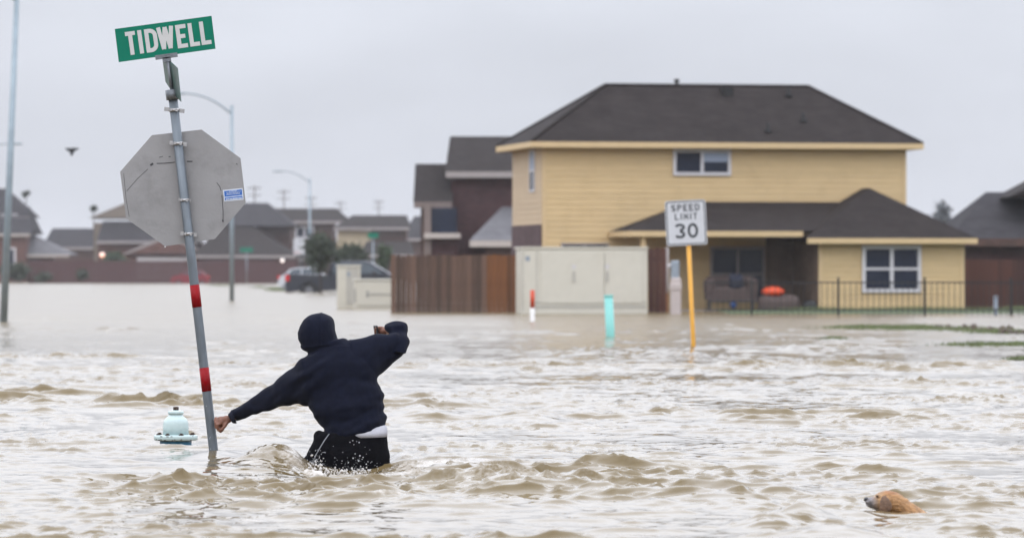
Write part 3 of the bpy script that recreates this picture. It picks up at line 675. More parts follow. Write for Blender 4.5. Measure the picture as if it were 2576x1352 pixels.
# ------------------------------------------------------------------ street lamps, poles and signs
LAMPG = 'street lamps along the flooded road'
def make_lamp():
    t = thing('street_lamp', '', 'street lamp', (0, 0, 0), group=LAMPG, local=True)
    MB().tube([(0, 0, -1), (0, 0, 3), (0, 0, 7.7)], [.095, .08, .06], 14).build('pole', MAT['lamp_steel'], t)
    pts = []
    for i in range(13):
        a = i/12; pts.append((-1.95*a, 0, 7.35+.82*(1-(1-a)**2.2)))
    MB().tube(pts, [.042-.012*i/12 for i in range(13)], 10).build('arm', MAT['lamp_steel'], t)
    hd = MB(); e = pts[-1]
    rings = []
    for k, (dx, w, h0, h1) in enumerate([(.15, .03, -.03, .03), (.0, .07, -.05, .05), (-.2, .14, -.07, .06), (-.5, .14, -.07, .05), (-.66, .06, -.04, .02)]):
        rings.append([(e[0]+dx, w*math.cos(q), e[2]+(h0+h1)/2+(h1-h0)/2*math.sin(q)) for q in [2*math.pi*j/14 for j in range(14)]])
    hd.loft(rings).build('lamp_head', MAT['lamp_steel'], t)
    return t
lp = make_lamp()
def put_lamp(o, x, d, rx, label, lean=0):
    o.location = (X(x, d), d, 0); o.rotation_euler = (0, lean, rx); o['label'] = label
put_lamp(lp, 583, 176, 0, 'grey street lamp whose curved arm reaches left behind the stop sign')
put_lamp(copy_tree(lp), 779, 313, 0, 'smaller far street lamp rising behind the dark tree and pickup')
put_lamp(copy_tree(lp), 9, 102, math.radians(20), 'tall grey street lamp pole leaning at the left edge', math.radians(2.4))
put_lamp(copy_tree(lp), -62, 245, math.pi, 'street lamp with only its head reaching in from the left edge')

def ribbon(pl, w):
    """flat stroke polygon strips for a 2-D polyline with mitred joins"""
    pl = [Vector((p[0], p[1])) for p in pl]; n = len(pl); L = []; R = []
    closed = (pl[0]-pl[-1]).length < 1e-6
    if closed: pl = pl[:-1]; n -= 1
    for i in range(n):
        a = pl[i-1] if (i or closed) else None; c = pl[(i+1) % n] if (i < n-1 or closed) else None; p = pl[i]
        d1 = (p-a).normalized() if a is not None else (c-p).normalized(); d2 = (c-p).normalized() if c is not None else d1
        n1 = Vector((-d1.y, d1.x)); n2 = Vector((-d2.y, d2.x)); m = n1+n2; m = m/max(.25, m.dot(n1)) if m.length > 1e-4 else n1
        L.append(p+m*w/2); R.append(p-m*w/2)
    v = L+R; f = [(i, i+1, n+i+1, n+i) for i in range(n-1)]
    if closed: f.append((n-1, 0, n, 2*n-1))
    return v, f
def arc(cx, cy, rx, ry, a0, a1, n=10): return [(cx+rx*math.cos(math.radians(a0+(a1-a0)*i/n)), cy+ry*math.sin(math.radians(a0+(a1-a0)*i/n))) for i in range(n+1)]
def glyph(ch, w, t):
    h = t/2; k = w-h
    G = {'T': [[(0, 1-h), (w, 1-h)], [(w/2, 1-t), (w/2, 0)]], 'I': [[(w/2, 0), (w/2, 1)]],
        'L': [[(h, 1), (h, h), (w, h)]], 'E': [[(w, 1-h), (h, 1-h), (h, h), (w, h)], [(t, .5), (w*.86, .5)]],
        'D': [[(h, h), (h, 1-h)]+arc(k-.42*w, 1-.42*w-h, .42*w, .42*w, 90, 0, 6)+arc(k-.42*w, .42*w+h, .42*w, .42*w, 0, -90, 6)+[(h, h)]],
        'W': [[(h*.7, 1), (w*.29, h*.6)], [(w*.29, h*.6), (w*.5, 1-h*.2)], [(w*.5, 1-h*.2), (w*.71, h*.6)], [(w*.71, h*.6), (w-h*.7, 1)]],
        'P': [[(h, 0), (h, 1-h)]+arc(k-.25, .75-h/2, .25, .25-h/2, 90, -90, 8)+[(t, .5)]],
        'S': [arc(w/2, .74, k-w/2, .26-h, 20, 180, 8)+arc(w/2, .74, k-w/2, .24, 200, 270, 4)[0:5]+arc(w/2, .26, k-w/2, .24, 90, 0, 5)+arc(w/2, .26, k-w/2, .26-h, -20, -160, 8)],
        'M': [[(h, 0), (h, 1-h*.6), (w/2, .35), (k, 1-h*.6), (k, 0)]],
        '3': [arc(w/2, .745, k-w/2, .255-h, 160, -90, 12), arc(w/2, .265, k-w/2, .265-h, 90, -160, 12)],
        '0': [arc(w/2, .5, k-w/2, .5-h, 90, 450, 24)]}
    return G[ch]
def text_mesh(items, org, ux, uz, n, ht):
    """items: (char, x, width, stroke) in units of letter height; laid on plane org + ux*x + uz*z, lifted along n"""
    mb = MB(); k = 0
    for ch, x, w, t in items:
        for pl in glyph(ch, w, t):
            v, f = ribbon(pl, t); k += 1
            mb.add([org+ux*((x+q.x)*ht)+uz*(q.y*ht)+n*(.0012+.0002*(k % 4)) for q in v], f)
    return mb
def sign_post():
    D = 27.8; PP = lambda x, y, o=0: P(x, y, D+o)
    t = thing('street_sign', 'leaning grey post carrying the green TIDWELL sign and the back of a stop sign', 'street sign', P(538, 1140, D))
    a, b = PP(434, 240), PP(538, 1140); ax = (b-a).normalized()
    R = .0288
    MB().tube([a, (a+b)/2, b, b+ax*.9], R, 20).build('post', MAT['galv'], t)
    def on(y): return a+(b-a)*((y-240)/900)
    for y0, y1 in ((716, 772), (924, 983)):
        MB().tube([on(y0), on(y1)], R+.0016, 20).build('red_band', MAT['band_red'], t)
    # octagonal plate, seen from its back, bolted to the far side of the post
    oc = [(382, 340), (507, 326), (605, 398), (618, 510), (540, 601), (415, 619), (317, 549), (302, 432)]
    po = R+.012
    pl = MB(); pl.prism([PP(x, y, po) for x, y in oc], (0, .004, 0)); plate = pl.build('stop_plate', MAT['plate_back'], t)
    def fleck(pts, w):
        v, f = ribbon(pts, w); MB().add([PP(q.x, q.y, po-.0012) for q in v], f).build('scratch', MAT['scratch'], plate)
    fleck([(319, 480), (345, 450), (372, 425)], 1.2); fleck([(378, 416), (385, 411)], 5); fleck([(394, 411), (415, 410.5), (440, 408)], 2.2); fleck([(470, 406), (484, 406)], 3)
    fleck([(400, 396), (410, 393)], 1.5); fleck([(424, 394), (429, 394)], 2); fleck([(545, 459), (553, 470), (556, 480)], 1.4); fleck([(558, 490), (561, 530), (561, 552)], 1.6); fleck([(560, 552), (561, 558)], 3.4)
    fleck([(311, 436), (317, 500), (325, 545)], 1.0); fleck([(594, 411), (597, 414)], 2)
    MB().prism([PP(x, y, po-.0015) for x, y in ((560.5, 478), (610, 473), (612.5, 502), (564, 507))], (0, .001, 0)).build('sticker_border', MAT['sticker_white'], plate)
    st = MB().prism([PP(x, y, po-.0027) for x, y in ((563.5, 480.5), (608, 476), (609.2, 490), (565, 495))], (0, .001, 0)).prism([PP(x, y, po-.0027) for x, y in ((565, 497.5), (609.4, 492.5), (610, 499.5), (566, 504.2))], (0, .001, 0)).build('sticker', MAT['sticker_blue'], plate)
    mb = MB(); r = random.Random(2)
    for row, (y, x0, x1) in enumerate(((481.6, 576, 596), (484.4, 568, 606), (487.2, 570, 604), (490, 568, 604), (500.2, 568, 609))):
        x = x0
        while x < x1:
            w = r.uniform(1.4, 3.6); w = min(w, x1-x); s = -.1*(x-565); hgt = 1.1 if row < 4 else 3.2
            mb.add([PP(x, y+s, po-.0034), PP(x+w, y+s-.1*w, po-.0034), PP(x+w, y+s-.1*w+hgt, po-.0034), PP(x, y+s+hgt, po-.0034)], [(0, 1, 2, 3)]); x += w+r.uniform(.5, 1.1)
    mb.build('sticker_print', MAT['sticker_white'], plate)
    # strap clamps
    def clamp(y, w, hgt=13, m='clamp_steel', o=.004):
        c = on(y); u = Vector((1, 0, -.11)).normalized(); k = D/FPX
        mb = MB().tube([c-ax*hgt*.35*k, c+ax*hgt*.35*k], R+.0035, 18)
        for s in (-1, 1):
            q = c+u*(s*(R+w*k*.5)); n = Vector((.11, 0, 1)).normalized()
            mb.prism([q-u*w*k*.5-n*hgt*.5*k, q+u*w*k*.5-n*hgt*.5*k, q+u*w*k*.5+n*hgt*.5*k, q-u*w*k*.5+n*hgt*.5*k], (0, .006, 0))
        for s in (-.5, .5): mb.tube([c+u*s*R*1.2+Vector((0, -R-.012, 0)), c+u*s*R*1.2+Vector((0, -R+.012, 0))], .009, 8)
        mb.build('clamp', MAT[m], t)
    clamp(277, 14, 10); clamp(361, 10, 10); clamp(503, 4, 8); clamp(588, 9, 9)
    # bracket holding the twisted cross-street blade
    mb = MB(); c = on(236)
    mb.tube([on(226), on(251)], .042, 8); mb.build('cap_bracket', MAT['galv_dark'], t)
    bl = MB(); A, B, Cc, Dd = P(408, 147, D+.16), P(446, 171, D-.16), P(455, 256, D-.16), P(416, 206, D+.16)
    bl.prism([A, P(427, 153, D+.02), B, Cc, P(437, 238, D+.02), Dd], (.003, .004, 0)); bl.build('cross_street_plate', MAT['sign_green_dull'], t)
    # TIDWELL plate
    c0, c1, c2, c3 = PP(298.6, 156.8), PP(542, 123), PP(531.9, 40.3), PP(288.4, 73.4)
    bw = MB().prism([c0, c1, c2, c3], (0, .004, 0)).build('name_plate', MAT['sign_green'], t)
    ux = (c1-c0).normalized(); uz = (c3-c0); uz = (uz-ux*uz.dot(ux)).normalized(); n = Vector((0, -1, 0)); k = D/FPX
    # letters: start (px) and width along the plate, height 58 px
    ht = 59*k; lay = [('T', 25, 25), ('I', 55.5, 12), ('D', 73.5, 31), ('W', 106, 40), ('E', 152.5, 26), ('L', 184, 25), ('L', 213, 25)]
    base = c0+uz*(13.5*k)
    text_mesh([(ch, x/59, w/59, .172) for ch, x, w in lay], base, ux, uz, n, ht).build('lettering', MAT['letter_white'], bw)
    q = (c0+c1)/2+ux*(.0*k); n2 = uz
    mb = MB()
    for s, w, z0, z1, y in ((0, 56, -7, 4, -.010), (0, 20, -16, -4, -.014)):
        o = q+ux*(-2*k); mb.prism([o-ux*w/2*k+n2*z0*k+n*.012, o+ux*w/2*k+n2*z0*k+n*.012, o+ux*w/2*k+n2*z1*k+n*.012, o-ux*w/2*k+n2*z1*k+n*.012], (0, .028, 0))
    mb.build('name_bracket', MAT['galv_dark'], t)
    MB().tube([q-n2*14*k, on(232)], .011, 8).build('stem', MAT['galv_dark'], t)
sign_post()

def speed_sign():
    d = DW(873); k = d/FPX; t = thing('speed_limit_sign', 'white SPEED LIMIT 30 sign on a leaning yellow post', 'road sign', P(1744, 873, d))
    top, bot = P(1727, 520, d+.05), P(1744, 873, d+.05); ax = (bot-top).normalized()
    MB().tube([top, bot, bot+ax*.8], .034, 14).build('post', MAT['post_yellow'], t)
    c = P(1725, 560, d); uz = -ax; ux = Vector((-uz.z*-1, 0, -uz.x)).normalized(); ux = Vector((uz.z, 0, -uz.x)); n = Vector((0, -1, 0))
    W, H, r = 51*k, 56.5*k, 6*k
    def rr(W, H, r, off):
        pts = []
        for cx, cz, a0 in ((W-r, H-r, 0), (-W+r, H-r, 90), (-W+r, -H+r, 180), (W-r, -H+r, 270)):
            for i in range(6):
                a = math.radians(a0+i*18); pts.append(c+ux*(cx+r*math.cos(a))+uz*(cz+r*math.sin(a))+n*off)
        return pts
    pl = MB().prism(rr(W, H, r, 0), (0, .006, 0)).build('sign_plate', MAT['sign_white'], t)
    o = rr(W-2.5*k, H-2.5*k, r*.8, .002); i = rr(W-4.8*k, H-4.8*k, r*.6, .002); m = len(o)
    MB().add(o+i, [(j, (j+1) % m, m+(j+1) % m, m+j) for j in range(m)]).build('border', MAT['letter_black'], pl)
    def line(txt, zc, ht, w, gap, st, xo=0):
        tot = sum((.28 if ch == 'I' else w) for ch in txt)+gap*(len(txt)-1); x = -tot/2; it = []
        for ch in txt:
            ww = .28 if ch == 'I' else (w*1.15 if ch == 'M' else w); it.append((ch, x, ww, st)); x += ww+gap
        return text_mesh(it, c+uz*(zc-ht/2)+ux*xo+n*.002, ux, uz, n, ht).build('lettering', MAT['letter_black'], pl)
    line('SPEED', 38*k, 17*k, .66, .22, .17); line('LIMIT', 16*k, 16*k, .62, .25, .17); line('30', -20*k, 37*k, .72, .16, .165)
speed_sign()

def marker(name, label, x, yb, yt, w, mats, lean=0):
    d = DW(yb); k = d/FPX; r = w/2*k; t = thing(name, label, 'marker post', P(x, yb, d))
    b, tp = P(x, yb, d), P(x+lean, yt, d); ax = (b-tp).normalized(); prev = tp
    for nm, y, m in mats:
        q = b+ax*.7 if y is None else P(x+lean*(yb-y)/(yb-yt), y, d)
        MB().tube([prev, q], r if nm != 'cap' else r*1.08, 16).build(nm, MAT[m], t); prev = q
    return t
marker('utility_marker', 'red and white marker post standing in water before the cream cabinet', 1339, 808, 729, 11.5, [('red_sleeve', 774, 'marker_red'), ('white_sleeve', None, 'marker_white')])
marker('utility_marker', 'thick turquoise marker pipe standing in water left of the speed sign', 1535, 845, 741, 22, [('cap', 746, 'pipe_aqua'), ('pipe', None, 'pipe_aqua')], -5)
marker('vent_pipe', 'pale capped pipe in front of the dark fence at right', 2503.6, 792, 743, 10, [('cap', 750, 'meter_blue'), ('pipe', None, 'meter_blue')])
def pedestal():
    d = 120; x = 1699; t = thing('meter_pedestal', 'pale utility pedestal with a blue grey meter left of the yellow post', 'utility box', P(x, 788, d)); k = d/FPX
    q = P(x, 788, d); MB().bbox(q.x-13*k, q.x+13*k, d-.13, d+.13, -.4, Z(698, d), .03).build('base', MAT['pedestal_pale'], t)
    MB().bbox(q.x-15*k, q.x+15*k, d-.15, d+.15, Z(728, d), Z(712, d), .02).build('collar', MAT['pedestal_pale'], t)
    MB().bbox(q.x-12*k, q.x+9*k, d-.10, d+.10, Z(698, d), Z(655, d), .03).build('meter', MAT['meter_blue'], t)
    MB().tube([(q.x-19*k, d-.05, Z(668, d)), (q.x-12*k, d-.05, Z(668, d))], .05, 12).build('dial', MAT['frame_white'], t)
pedestal()
def street_blade(label, x, y, d, wpx, hpx):
    t = thing('street_name_sign', label, 'street sign', (X(x, d), d, 0), group='far green street name signs'); k = d/FPX
    MB().tube([P(x, y, d+.05)-Vector((0, 0, 0)), (X(x, d), d+.05, -.6)], .035, 10).build('post', MAT['lamp_steel'], t)
    q = P(x, y, d); MB().bbox(q.x-wpx/2*k, q.x+wpx/2*k, d-.02, d+.01, q.z-hpx/2*k, q.z+hpx/2*k, .008).build('name_plate', MAT['sign_green'], t)
street_blade('small far green street sign right of the second lamp', 620, 628, 400, 32, 11)
street_blade('small far green street sign above the pickup and bushes', 938, 592, 262, 27, 13)

# ------------------------------------------------------------------ hydrant
def hydrant():
    d = DW(1117); k = d/FPX; x = X(442, d); c = (x, d, 0); zz = lambda y: Z(y, d)
    t = thing('fire_hydrant', 'pale blue fire hydrant top standing out of the water left of the post', 'fire hydrant', c)
    prof = [(.30*112*k/.6*.6, 0)]
    r = lambda px: px*k
    z = lambda y: zz(y)
    MB().lathe([(r(30), -.9), (r(38), -.3), (r(40), z(1118)), (r(40), z(1106)), (r(40), z(1105.5))], c, 28).build('barrel', MAT['hydrant_blue'], t)
    MB().lathe([(r(53), z(1106)), (r(55), z(1104.5)), (r(55), z(1095)), (r(53.5), z(1093)), (r(38), z(1092))], c, 28).build('flange', MAT['hydrant_paint'], t)
    MB().lathe([(r(32.5), z(1092.5)), (r(32.5), z(1074)), (r(32), z(1064)), (r(30), z(1057)), (r(26), z(1051)), (r(20), z(1046.5)), (r(17), z(1043)), (r(16.5), z(1040))], c, 28).build('bonnet', MAT['hydrant_paint'], t)
    MB().lathe([(r(18.5), z(1041)), (r(20), z(1039)), (r(20), z(1034)), (r(17), z(1032)), (r(6), z(1030.5))], c, 28).build('cap', MAT['hydrant_paint'], t)
    MB().lathe([(r(7.6), z(1031)), (r(7.4), z(1023.5)), (r(6.6), z(1022))], c, 5, smooth=False).build('operating_nut', MAT['rust'], t)
    for i in range(8):
        a = math.radians(22+45*i); q = (c[0]+r(45)*math.cos(a), c[1]+r(45)*math.sin(a), 0)
        MB().lathe([(r(6), z(1093)), (r(6), z(1090)), (r(3.5), z(1089.6)), (r(3.5), z(1087.5))], q, 6, smooth=False).build('bolt', MAT['rust'], t)
    mb = MB(); rr = random.Random(4)
    for i in range(16):
        a = rr.uniform(math.pi, 2*math.pi); rad = r(55.15); y = rr.choice([1104.6, 1104.9, 1095.2, 1103]); s = rr.uniform(1.2, 4.5)
        p0 = (c[0]+rad*math.cos(a), c[1]+rad*math.sin(a)); tx = (-math.sin(a), math.cos(a))
        mb.add([(p0[0]-tx[0]*r(s), p0[1]-tx[1]*r(s), z(y+.9)), (p0[0]+tx[0]*r(s), p0[1]+tx[1]*r(s), z(y+.7)), (p0[0]+tx[0]*r(s*.7), p0[1]+tx[1]*r(s*.7), z(y-.9)), (p0[0]-tx[0]*r(s*.6), p0[1]-tx[1]*r(s*.6), z(y-1.4))], [(0, 1, 2, 3)])
    mb.build('rust_spots', MAT['rust'], t, fix=False)
hydrant()

# ------------------------------------------------------------------ utility cabinets
def big_cabinet():
    d = 121; k = d/FPX; x0, x1, zt = X(1312, d), X(1628, d), Z(620, d)
    t = thing('utility_cabinet', 'large cream double-door utility cabinet in front of the yellow house', 'utility cabinet', ((x0+x1)/2, d, 0))
    xs = X(1300, d)
    MB().prism([(x0, d, -.4), (x1, d, -.4), (x1, d+1.6, -.4), (xs-.03, d+1.6, -.4)], (0, 0, .4+zt-.06)).build('body', MAT['cabinet_cream'], t)
    MB().prism([(x0-.03, d-.03, zt-.058), (x1+.03, d-.03, zt-.058), (x1+.03, d+1.65, zt-.058), (xs-.08, d+1.65, zt-.058)], (0, 0, .055)).build('lid', MAT['cabinet_cream'], t)
    xm = X(1520, d); za, zb = Z(762, d), Z(632, d)
    for a, b in ((x0+.52, xm-.012), (xm+.012, x1-.14)):
        dr = MB().bbox(a, b, d-.028, d-.003, za, zb, .008).build('door', MAT['cabinet_cream'], t)
        hx = X(1443, d) if a < xm-1 else X(1527, d)
        MB().bbox(hx-.035, hx+.035, d-.055, d-.029, Z(708, d), Z(682, d), .008).build('handle', MAT['cabinet_side'], dr)
        MB().bbox(hx-.05, hx+.05, d-.033, d-.029, Z(675, d), Z(666, d), .004).build('label_plate', MAT['frame_white'], dr)
    for y in (758.5, 770): MB().box(x0+.35, x1-.05, d-.016, d-.002, Z(y+2.2, d), Z(y, d)).build('trim_strip', MAT['cabinet_trim'], t)
    MB().box(x0+.10, x0+.22, d-.006, d-.002, Z(656, d), Z(644, d)).build('badge', MAT['meter_blue'], t)
    for sx in (x0+.03, x0+.40): MB().box(sx, sx+.012, d-.010, d-.002, .05, Z(632, d)).build('seam', MAT['cabinet_trim'], t)
big_cabinet()
def small_cabinets():
    d = 140; x0, x1 = X(847, d), X(905, d)
    t = thing('utility_cabinet', 'tall narrow cream utility cabinet beside the parked grey pickup', 'utility cabinet', ((x0+x1)/2, d, 0), group='small cream utility cabinets')
    zt = Z(666, d)
    MB().bbox(x0, x1, d, d+.7, -.4, zt-.04, .02).build('body', MAT['cabinet_cream'], t); MB().bbox(x0-.03, x1+.03, d-.03, d+.73, zt-.038, zt, .015).build('lid', MAT['cabinet_cream'], t)
    MB().bbox(x0+.30, x1-.04, d-.022, d-.002, .12, zt-.1, .008).build('door', MAT['cabinet_side'], t); MB().box(x0+.32, x0+.42, d-.03, d-.023, Z(694, d), Z(684, d)).build('badge', MAT['meter_blue'], t)
    d = 137; x0, x1 = X(889, d), X(1010, d); zt = Z(701, d)
    t = thing('utility_cabinet', 'low wide cream utility cabinet at the left end of the wooden fence', 'utility cabinet', ((x0+x1)/2, d, 0), group='small cream utility cabinets')
    MB().bbox(x0, x1, d, d+.9, -.4, zt-.05, .02).build('body', MAT['cabinet_cream'], t); MB().bbox(x0-.03, x1+.03, d-.03, d+.93, zt-.048, zt, .015).build('lid', MAT['cabinet_cream'], t)
    dr = MB().bbox(x0+.10, x1-.06, d-.025, d-.002, .1, zt-.12, .008).build('door', MAT['cabinet_cream'], t)
    MB().box(X(930, d), X(990, d), d-.040, d-.026, Z(741, d), Z(738, d)).build('handle', MAT['cabinet_trim'], dr); MB().box(X(921, d), X(928, d), d-.036, d-.026, Z(747, d), Z(731, d)).build('latch', MAT['cabinet_trim'], dr)
    MB().box(x0+.02, x0+.07, d-.012, d-.002, .2, zt-.3).build('vent_slot', MAT['cabinet_trim'], t)
small_cabinets()

# ------------------------------------------------------------------ vehicles
def wheel(t, x, y, z, r, w=.24):
    wv = MB().tube([(x, y, z), (x, y+.001, z)], .01, 4, caps=False)
    n = 22; ty = MB(); prof = [(r*.62, 0), (r*.9, 0), (r, .03), (r, w-.03), (r*.9, w), (r*.62, w)]
    vs = [(x+a*math.cos(2*math.pi*i/n), y+b, z+a*math.sin(2*math.pi*i/n)) for a, b in prof for i in range(n)]
    ty.add(vs, [(j*n+i, j*n+(i+1) % n, (j+1)*n+(i+1) % n, (j+1)*n+i) for j in range(len(prof)-1) for i in range(n)], 0, True)
    o = ty.build('wheel', MAT['tyre'], t)
    rm = MB(); rm.add([(x+r*.50*math.cos(2*math.pi*i/n), y+.03, z+r*.50*math.sin(2*math.pi*i/n)) for i in range(n)], [tuple(range(n))])
    for i in range(5):
        a = 2*math.pi*i/5+.3; c, s = math.cos(a), math.sin(a)
        rm.prism([(x-s*.04*1, y+.012, z+c*.04), (x+c*r*.6-s*.03, y+.012, z+s*r*.6+c*.03), (x+c*r*.6+s*.03, y+.012, z+s*r*.6-c*.03), (x+s*.04, y+.012, z-c*.04)], (0, .02, 0))
    rm.build('rim', MAT['rim'], o)
def profile_body(side, y0, y1, m, t, name='body', inset=.0):
    return MB().prism([(x, y0, z) for x, z in side], (0, y1-y0, 0)).build(name, m, t)
def pickup():
    d = 243; k = d/FPX; xo = X(718, d); t = thing('pickup_truck', 'dark grey pickup truck parked in the water behind the cream cabinets', 'pickup truck', (xo, d, 0))
    wy = .95; B = lambda x: xo+x
    z0 = -.12; r = .40; wz = .10
    wx1, wx2 = 1.28, 5.35
    def archpts(cx):
        return [(cx+.52*math.cos(a), wz+.52*math.sin(a)) for a in [math.pi*(1-i/8) for i in range(9)]]
    low = [(0.05, z0+.1)]+archpts(wx1)+archpts(wx2)+[(6.5, z0+.1)]
    low = [(x, max(z, z0)) for x, z in low]
    top = [(6.55, .55), (6.5, .82), (5.5, .94), (2.05, .96), (0.02, 1.02), (0, .6)]
    side = [(B(x), z) for x, z in low+top]
    MB().prism([(x, d, z) for x, z in side], (0, 1.9, 0)).build('body', MAT['car_grey'], t)
    cab = [(2.3, .955), (2.5, 1.60), (2.75, 1.70), (4.3, 1.71), (4.65, 1.63), (5.75, .955)]
    MB().loft([[(B(x), d+.06, z) for x, z in cab], [(B(x), d+.14, 1.5 if False else z) for x, z in cab], [(B(x), d+1.76, z) for x, z in cab], [(B(x), d+1.84, z) for x, z in cab]]).build('cab', MAT['car_grey'], t)
    gl = [(2.56, 1.0), (2.68, 1.52), (2.80, 1.60), (3.62, 1.61), (3.62, 1.0)]; g2 = [(3.72, 1.0), (3.72, 1.61), (4.30, 1.61), (4.58, 1.53), (5.40, 1.0)]
    for g in (gl, g2): MB().prism([(B(x), d+.045, z) for x, z in g], (0, .013, 0)).build('side_window', MAT['car_glass'], t)
    MB().prism([(B(x), d+.2, z+.012) for x, z in ((2.52, 1.62), (2.75, 1.705), (4.3, 1.715), (4.66, 1.64), (5.72, .99), (5.68, .97))], (0, 1.5, 0)).build('roof_glint', MAT['car_white'], t)  # white strip along the cab roof paints the glint there
    tl = MB().bbox(B(-.03), B(.22), d-.02, d+.12, .62, .95, .02).build('tail_light', MAT['tail_red'], t)
    MB().bbox(B(-.18), B(.10), d+.1, d+1.8, .18, .42, .03).build('bumper', MAT['rim'], t)
    for a in (wx1, wx2): wheel(t, B(a), d-.02, wz, r)
    for a in (wx1, wx2): MB().box(B(a-.53), B(a+.53), d+.22, d+1.68, -.4, .7).build('wheel_well', MAT['plastic_black'], t)
    for a in (2.4, 3.67, 4.9): MB().box(B(a), B(a)+.012, d-.004, d, .15, .93).build('door_seam', MAT['plastic_black'], t)
    MB().bbox(B(3.05), B(3.2), d-.03, d, .76, .82, .008).build('handle', MAT['plastic_black'], t)
    MB().bbox(B(4.75), B(4.95), d-.2, d+.02, .98, 1.16, .02).build('mirror', MAT['plastic_black'], t)
pickup()
def car(label, xc, d, L, H, m, facing=1, base=-.25):
    t = thing('parked_car', label, 'car', (X(xc, d), d, 0)); c = X(xc, d); s = facing
    q = lambda x: c+s*(x-.5)*L
    side = [(0, .3), (.02, .62), (.10, .72), (.24, .76), (.72, .74), (.93, .64), (1.0, .48), (1.0, .28), (.92, .18), (.08, .18)]
    MB().prism([(q(x), d, base+z*H) for x, z in side], (0, 1.75, 0)).build('body', MAT[m], t)
    cab = [(.10, .70), (.20, .96), (.32, 1.02), (.50, 1.02), (.60, .97), (.76, .72)]
    MB().prism([(q(x), d+.12, base+z*H) for x, z in cab], (0, 1.5, 0)).build('cab', MAT[m], t)
    for g in ([(.17, .74), (.235, .93), (.38, .96), (.38, .74)], [(.40, .74), (.40, .96), (.52, .96), (.59, .92), (.69, .74)]):
        MB().prism([(q(x), d+.105, base+z*H) for x, z in g], (0, .02, 0)).build('side_window', MAT['car_glass'], t)
    for x in (.19, .80): wheel(t, q(x), d-.02, base+.32, .32)
    a, b = sorted((q(-.005), q(.04))); MB().bbox(a, b, d-.012, d+.3, base+.55*H, base+.68*H, .02).build('tail_light', MAT['tail_red'], t)
    return t
car('small far red car behind the leaning post', 477, 415, 3.6, 1.5, 'car_red', -1)
car('white car with red tail light half hidden behind the grey pickup', 775, 262, 3.6, 1.4, 'car_white', 1, -.05)

# basketball backboard beside the tree
def hoop():
    d = 300; x = 752; t = thing('basketball_hoop', 'white basketball backboard on a pole left of the dark tree', 'basketball hoop', (X(x, d), d, 0))
    a, b = X(738, d), X(765, d); MB().prism([(a, d, Z(641, d)), (b, d+.5, Z(641, d)), (b, d+.5, Z(600, d)), (a, d, Z(600, d))], (0, .05, 0)).build('backboard', MAT['car_white'], t)
    MB().tube([(X(757, d), d+.5, -.5), (X(757, d), d+.5, Z(632, d))], .06, 8).build('pole', MAT['iron'], t)
    n = 14; MB().tube([(X(748, d)+.22*math.cos(2*math.pi*i/n), d-.05+.22*math.sin(2*math.pi*i/n), Z(634, d)) for i in range(n+1)], .015, 6).build('rim', MAT['plastic_orange'], t)
hoop()

# ------------------------------------------------------------------ vegetation
def foliage(c, rad, n, size, seed=0, gaps=.25):
    r = np.random.default_rng(seed); k = max(7, n//130)
    cl = r.normal(size=(k, 3)); cl /= np.linalg.norm(cl, axis=1)[:, None]; cl *= (r.uniform(.1, 1, (k, 1))**.5)*r.uniform(.55, 1.12, (k, 1))*.86
    pos = cl[r.integers(0, k, n)]+r.normal(size=(n, 3))*gaps*r.uniform(.45, 1.15, (n, 1))
    pos = pos*np.array(rad)+np.array(c)
    u = r.normal(size=(n, 3)); u /= np.linalg.norm(u, axis=1)[:, None]; v = np.cross(u, r.normal(size=(n, 3))); v /= np.linalg.norm(v, axis=1)[:, None]
    s = size*r.uniform(.6, 1.4, (n, 1)); w = s*.45
    vs = np.stack([pos-u*s, pos+v*w, pos+u*s, pos-v*w], 1).reshape(-1, 3)
    mb = MB(); mb.v = [tuple(p) for p in vs]; mb.f = [(4*i, 4*i+1, 4*i+2, 4*i+3) for i in range(n)]; mb.m = [0]*n; mb.sm = [False]*n
    return mb
def tree(name, label, cat, x, yc, d, rx, rz, n, size, m, trunk=True, seed=1):
    t = thing(name, label, cat, (X(x, d), d, 0)); k = d/FPX; c = P(x, yc, d); R = (rx*k, rx*k, rz*k)
    foliage(c, R, n, size, seed).build('crown', MAT[m], t, fix=False)
    if trunk:
        mb = MB().tube([(c.x+.05, d, -.6), (c.x-.03, d, c.z-R[2]*.7), (c.x+.02, d, c.z+R[2]*.5)], [.075, .055, .02], 8); r = random.Random(seed)
        for i in range(7):
            z = c.z-R[2]*(.7-.16*i); a = r.uniform(0, 6.3); mb.tube([(c.x, d, z), (c.x+math.cos(a)*R[0]*.4, d+math.sin(a)*R[0]*.4, z+R[2]*.3), (c.x+math.cos(a)*R[0]*.75, d+math.sin(a)*R[0]*.75, z+R[2]*.55)], [.03, .02, .008], 6)
        mb.build('trunk', MAT['bark'], t)
    return t
tree('tree', 'small dark green tree standing before the grey pickup', 'tree', 806, 634, 232, 48, 52, 3000, .12, 'leaf_dark', seed=2)
tree('bush', 'dark rounded bush behind the cab of the grey pickup', 'bush', 885, 640, 275, 40, 34, 3000, .12, 'leaf_dark', seed=3)
tree('bush', 'bright green upright bush at the left end of the wooden fence', 'bush', 965, 652, 280, 22, 36, 1600, .12, 'leaf_mid', seed=4)
tree('tree', 'far hazy tree between the yellow house and right neighbour', 'tree', 2375, 560, 330, 34, 42, 2600, .20, 'leaf_far', seed=5)
tree('bush', 'dark bush at the foot of the leftmost far house', 'bush', 42, 685, 428, 40, 24, 1800, .2, 'leaf_dark', trunk=False, seed=6)
tree('bush', 'low dark shrub before the long far fence, the left one', 'bush', 112, 694, 425, 26, 16, 900, .2, 'leaf_dark', trunk=False, seed=7)
